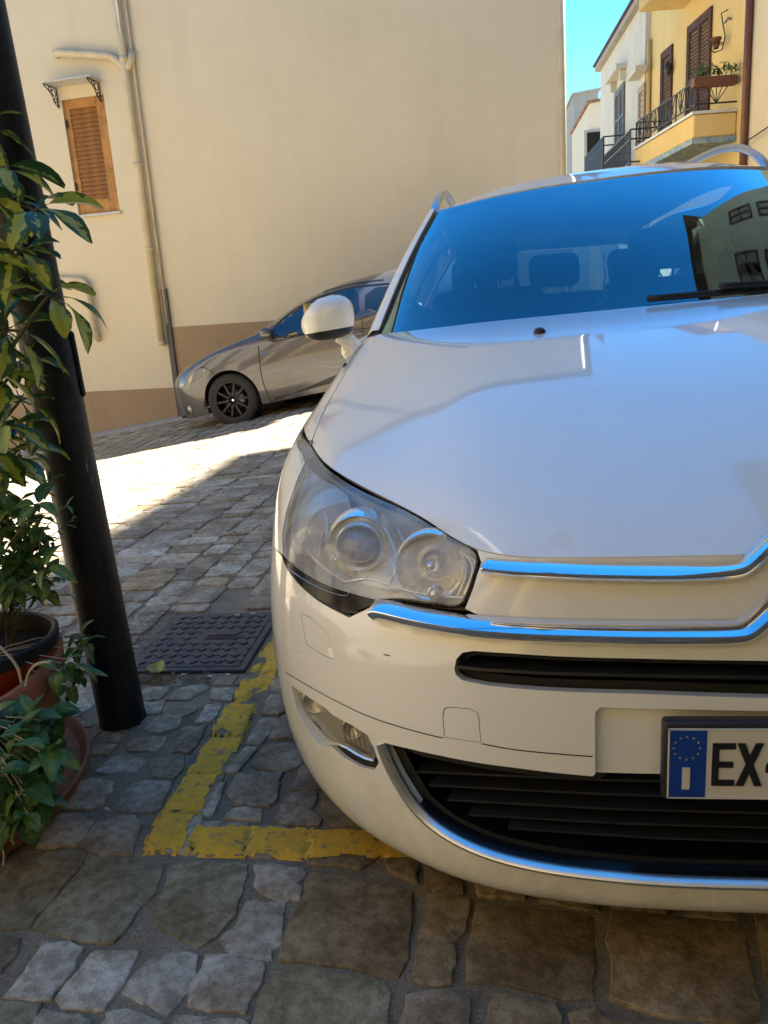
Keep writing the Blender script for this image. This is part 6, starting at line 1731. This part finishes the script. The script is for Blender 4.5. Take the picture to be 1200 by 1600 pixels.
base = [Vector((-1.50, 1.62, .28)), Vector((-1.40, 1.75, .28)), Vector((-1.55, 1.50, .28))]
sm_ = MB()
for i, (u, v, y, n, s) in enumerate(WH):
    c = ony(u-(10 if v != 462 else 0), v, y); b = base[i % 3]+Vector((lr.uniform(-.04, .04), lr.uniform(-.04, .04), 0))
    lean = Vector((b.x*.35+c.x*.65-.07, b.y*.4+c.y*.6, c.z*.62+b.z*.38)); low = Vector((b.x+.02, b.y+.02, c.z*.3+b.z*.7))
    pts = subdiv3([b, low, lean, c-Vector((.04, 0, .035)), c], 2); sm_.tube(pts, [.0075-.0045*k/(len(pts)-1) for k in range(len(pts))], 6)
    ax = Vector((.45+lr.uniform(-.3, .3), -.35+lr.uniform(-.3, .3), .75))
    whorl(up_, c, ax, n, BIG, s*.80, 1.2, .022, 'leaf', .05, sm_)
o = sm_.build('stems', M['bark'], up_, True); o['kind'] = 'stuff'
# leafy shrub in the orange pot
sp_ = thing('leafy_shrub', oc+Vector((0, 0, .1)), 'dense low shrub with mid green oval leaves growing from the orange pot', 'plant')
sm_ = MB()
for k in range(26):
    u = lr.uniform(-20, 84); v = lr.uniform(770, 940); 
    if u > 60 and v < 830: continue
    c = ony(u, v, lr.uniform(1.60, 1.80)); b = oc+Vector((lr.uniform(-.07, .07), lr.uniform(-.07, .07), .09))
    pts = subdiv3([b, b.lerp(c, .5)+Vector((-.03, 0, .03)), c], 1); sm_.tube(pts, .0022, 4, caps=False)
    whorl(sp_, c, (lr.uniform(-.3, .6), -.5, .8), lr.choice((4, 5)), SML, 1.0, 1.15, .010, 'leaf', .05, sm_, .001)
o = sm_.build('stems', M['bark'], sp_, True); o['kind'] = 'stuff'
tuft('inner_foliage', [ony(lr.uniform(-30, 60), lr.uniform(800, 950), lr.uniform(1.66, 1.8)) for _ in range(40)], 420, .045, M['leaf_small'], sp_, .03, 9)
# fine twigs with tiny leaves
tw = thing('twiggy_sprigs', (-1.2, 1.7, .35), 'thin wiry sprigs with tiny narrow leaves against the post', 'plant')
sm_ = MB(); TL = [leaf_data('tiny_leaf', .022, .008, M['leaf_small'], nl=3, nw=2, droop=.4)]
for (u, v, y) in ((78,768,1.72),(105,790,1.7),(92,840,1.7),(62,790,1.75),(112,812,1.72),(100,885,1.7),(86,745,1.78),(98,905,1.68),(110,930,1.66)):
    c = ony(u, v, y); b = oc+Vector((.05, .03, .1)); pts = subdiv3([b, b.lerp(c, .6)+Vector((-.02, 0, .05)), c], 2); sm_.tube(pts, .0012, 4, caps=False)
    for k in range(len(pts)//2, len(pts)):
        for j in range(2):
            d = Vector((lr.uniform(-1, 1), lr.uniform(-1, 1), lr.uniform(-.2, .8)))
            place_mesh('leaf', TL[0], Matrix.Translation(pts[k]) @ frame_to(d) @ Matrix.Scale(lr.uniform(.7, 1.3), 4), tw)
o = sm_.build('stems', M['bark'], tw, True); o['kind'] = 'stuff'
# plant trailing over the planter rim
tp = thing('trailing_plant', (-1.15, 1.65, .33), 'bright green trailing plant spilling over the planter rim towards the post', 'plant')
sm_ = MB()
for (u, v, y) in ((128,992,1.72),(120,1012,1.68),(135,1003,1.74),(105,1030,1.60),(92,1048,1.55),(118,1040,1.62),(108,1068,1.58),(124,1058,1.66),(112,1080,1.6)):
    c = ony(u, v, y); b = Vector((-1.20, 1.55, .36)); pts = subdiv3([b, b.lerp(c, .5)+Vector((0, 0, .03)), c], 1); sm_.tube(pts, .0015, 4, caps=False)
    whorl(tp, c, (lr.uniform(0, .7), -.6, lr.uniform(0, .6)), 4, IVY, .8, 1.2, .008, 'leaf', .1, sm_, .001)
o = sm_.build('stems', M['dry'], tp, True); o['kind'] = 'stuff'
# dark leafy plant on the ground in front
gpl = thing('ground_plant', (-1.1, 1.35, 0), 'dark leafy plant hanging low in front of the planter at the left edge', 'plant')
sm_ = MB()
for k in range(60):
    u = lr.uniform(-25, 112); v = lr.uniform(1115, 1285)
    if u > 112-(abs(v-1165)/1.7): continue
    if v > 1235 and u > 60: continue
    c = ony(u, v, lr.uniform(1.28, 1.46)-.0006*(v-1165)); 
    if c.z < .03: c = onz(u, v, .035)
    whorl(gpl, c, (lr.uniform(-.2, .7), -.7, lr.uniform(-.1, .7)), lr.choice((3, 4, 5)), IVY, 1.0, 1.15, .010, 'leaf', .12, sm_, .001)
    b = Vector((-1.02, 1.32, .30)); sm_.tube([b.lerp(c, .55)+Vector((0, 0, .03)), c], .0016, 4, caps=False)
o = sm_.build('stems', M['dry'], gpl, True); o['kind'] = 'stuff'
tuft('inner_foliage', [ony(lr.uniform(-30, 80), lr.uniform(1120, 1270), 1.42) for _ in range(40)], 260, .04, M['leaf_ivy'], gpl, .03, 12)
mb = MB()
for pl_ in ([(0,1010),(28,1040),(34,1068)],[(40,1072),(44,1050),(58,1036),(80,1034)],[(0,1280),(6,1300),(22,1318)],[(0,1322),(7,1330),(6,1352)],[(22,1258),(35,1262),(44,1250)],[(0,1240),(20,1262),(24,1290)]):
    mb.tube(subdiv3([ony(u, v, 1.34 if v < 1200 else 1.22) if v < 1200 else onz(u, v, .05) for u, v in pl_], 2), .0028, 5)
o = mb.build('dry_twigs', M['dry'], gpl, True); o['kind'] = 'stuff'
bp = thing('small_pot', onz(-8, 1305, 0), 'small dark plastic pot at the foot of the ground plant, cut by the left edge', 'flowerpot')
c = onz(-22, 1300, 0); mb = MB(); mb.lathe([(.05, .0), (.068, .10), (.074, .10), (.074, .115), (.066, .115), (.062, .08), (.001, .08)], 28, Matrix.Translation(c)); mb.build('pot', M['black_pot'], bp, True)
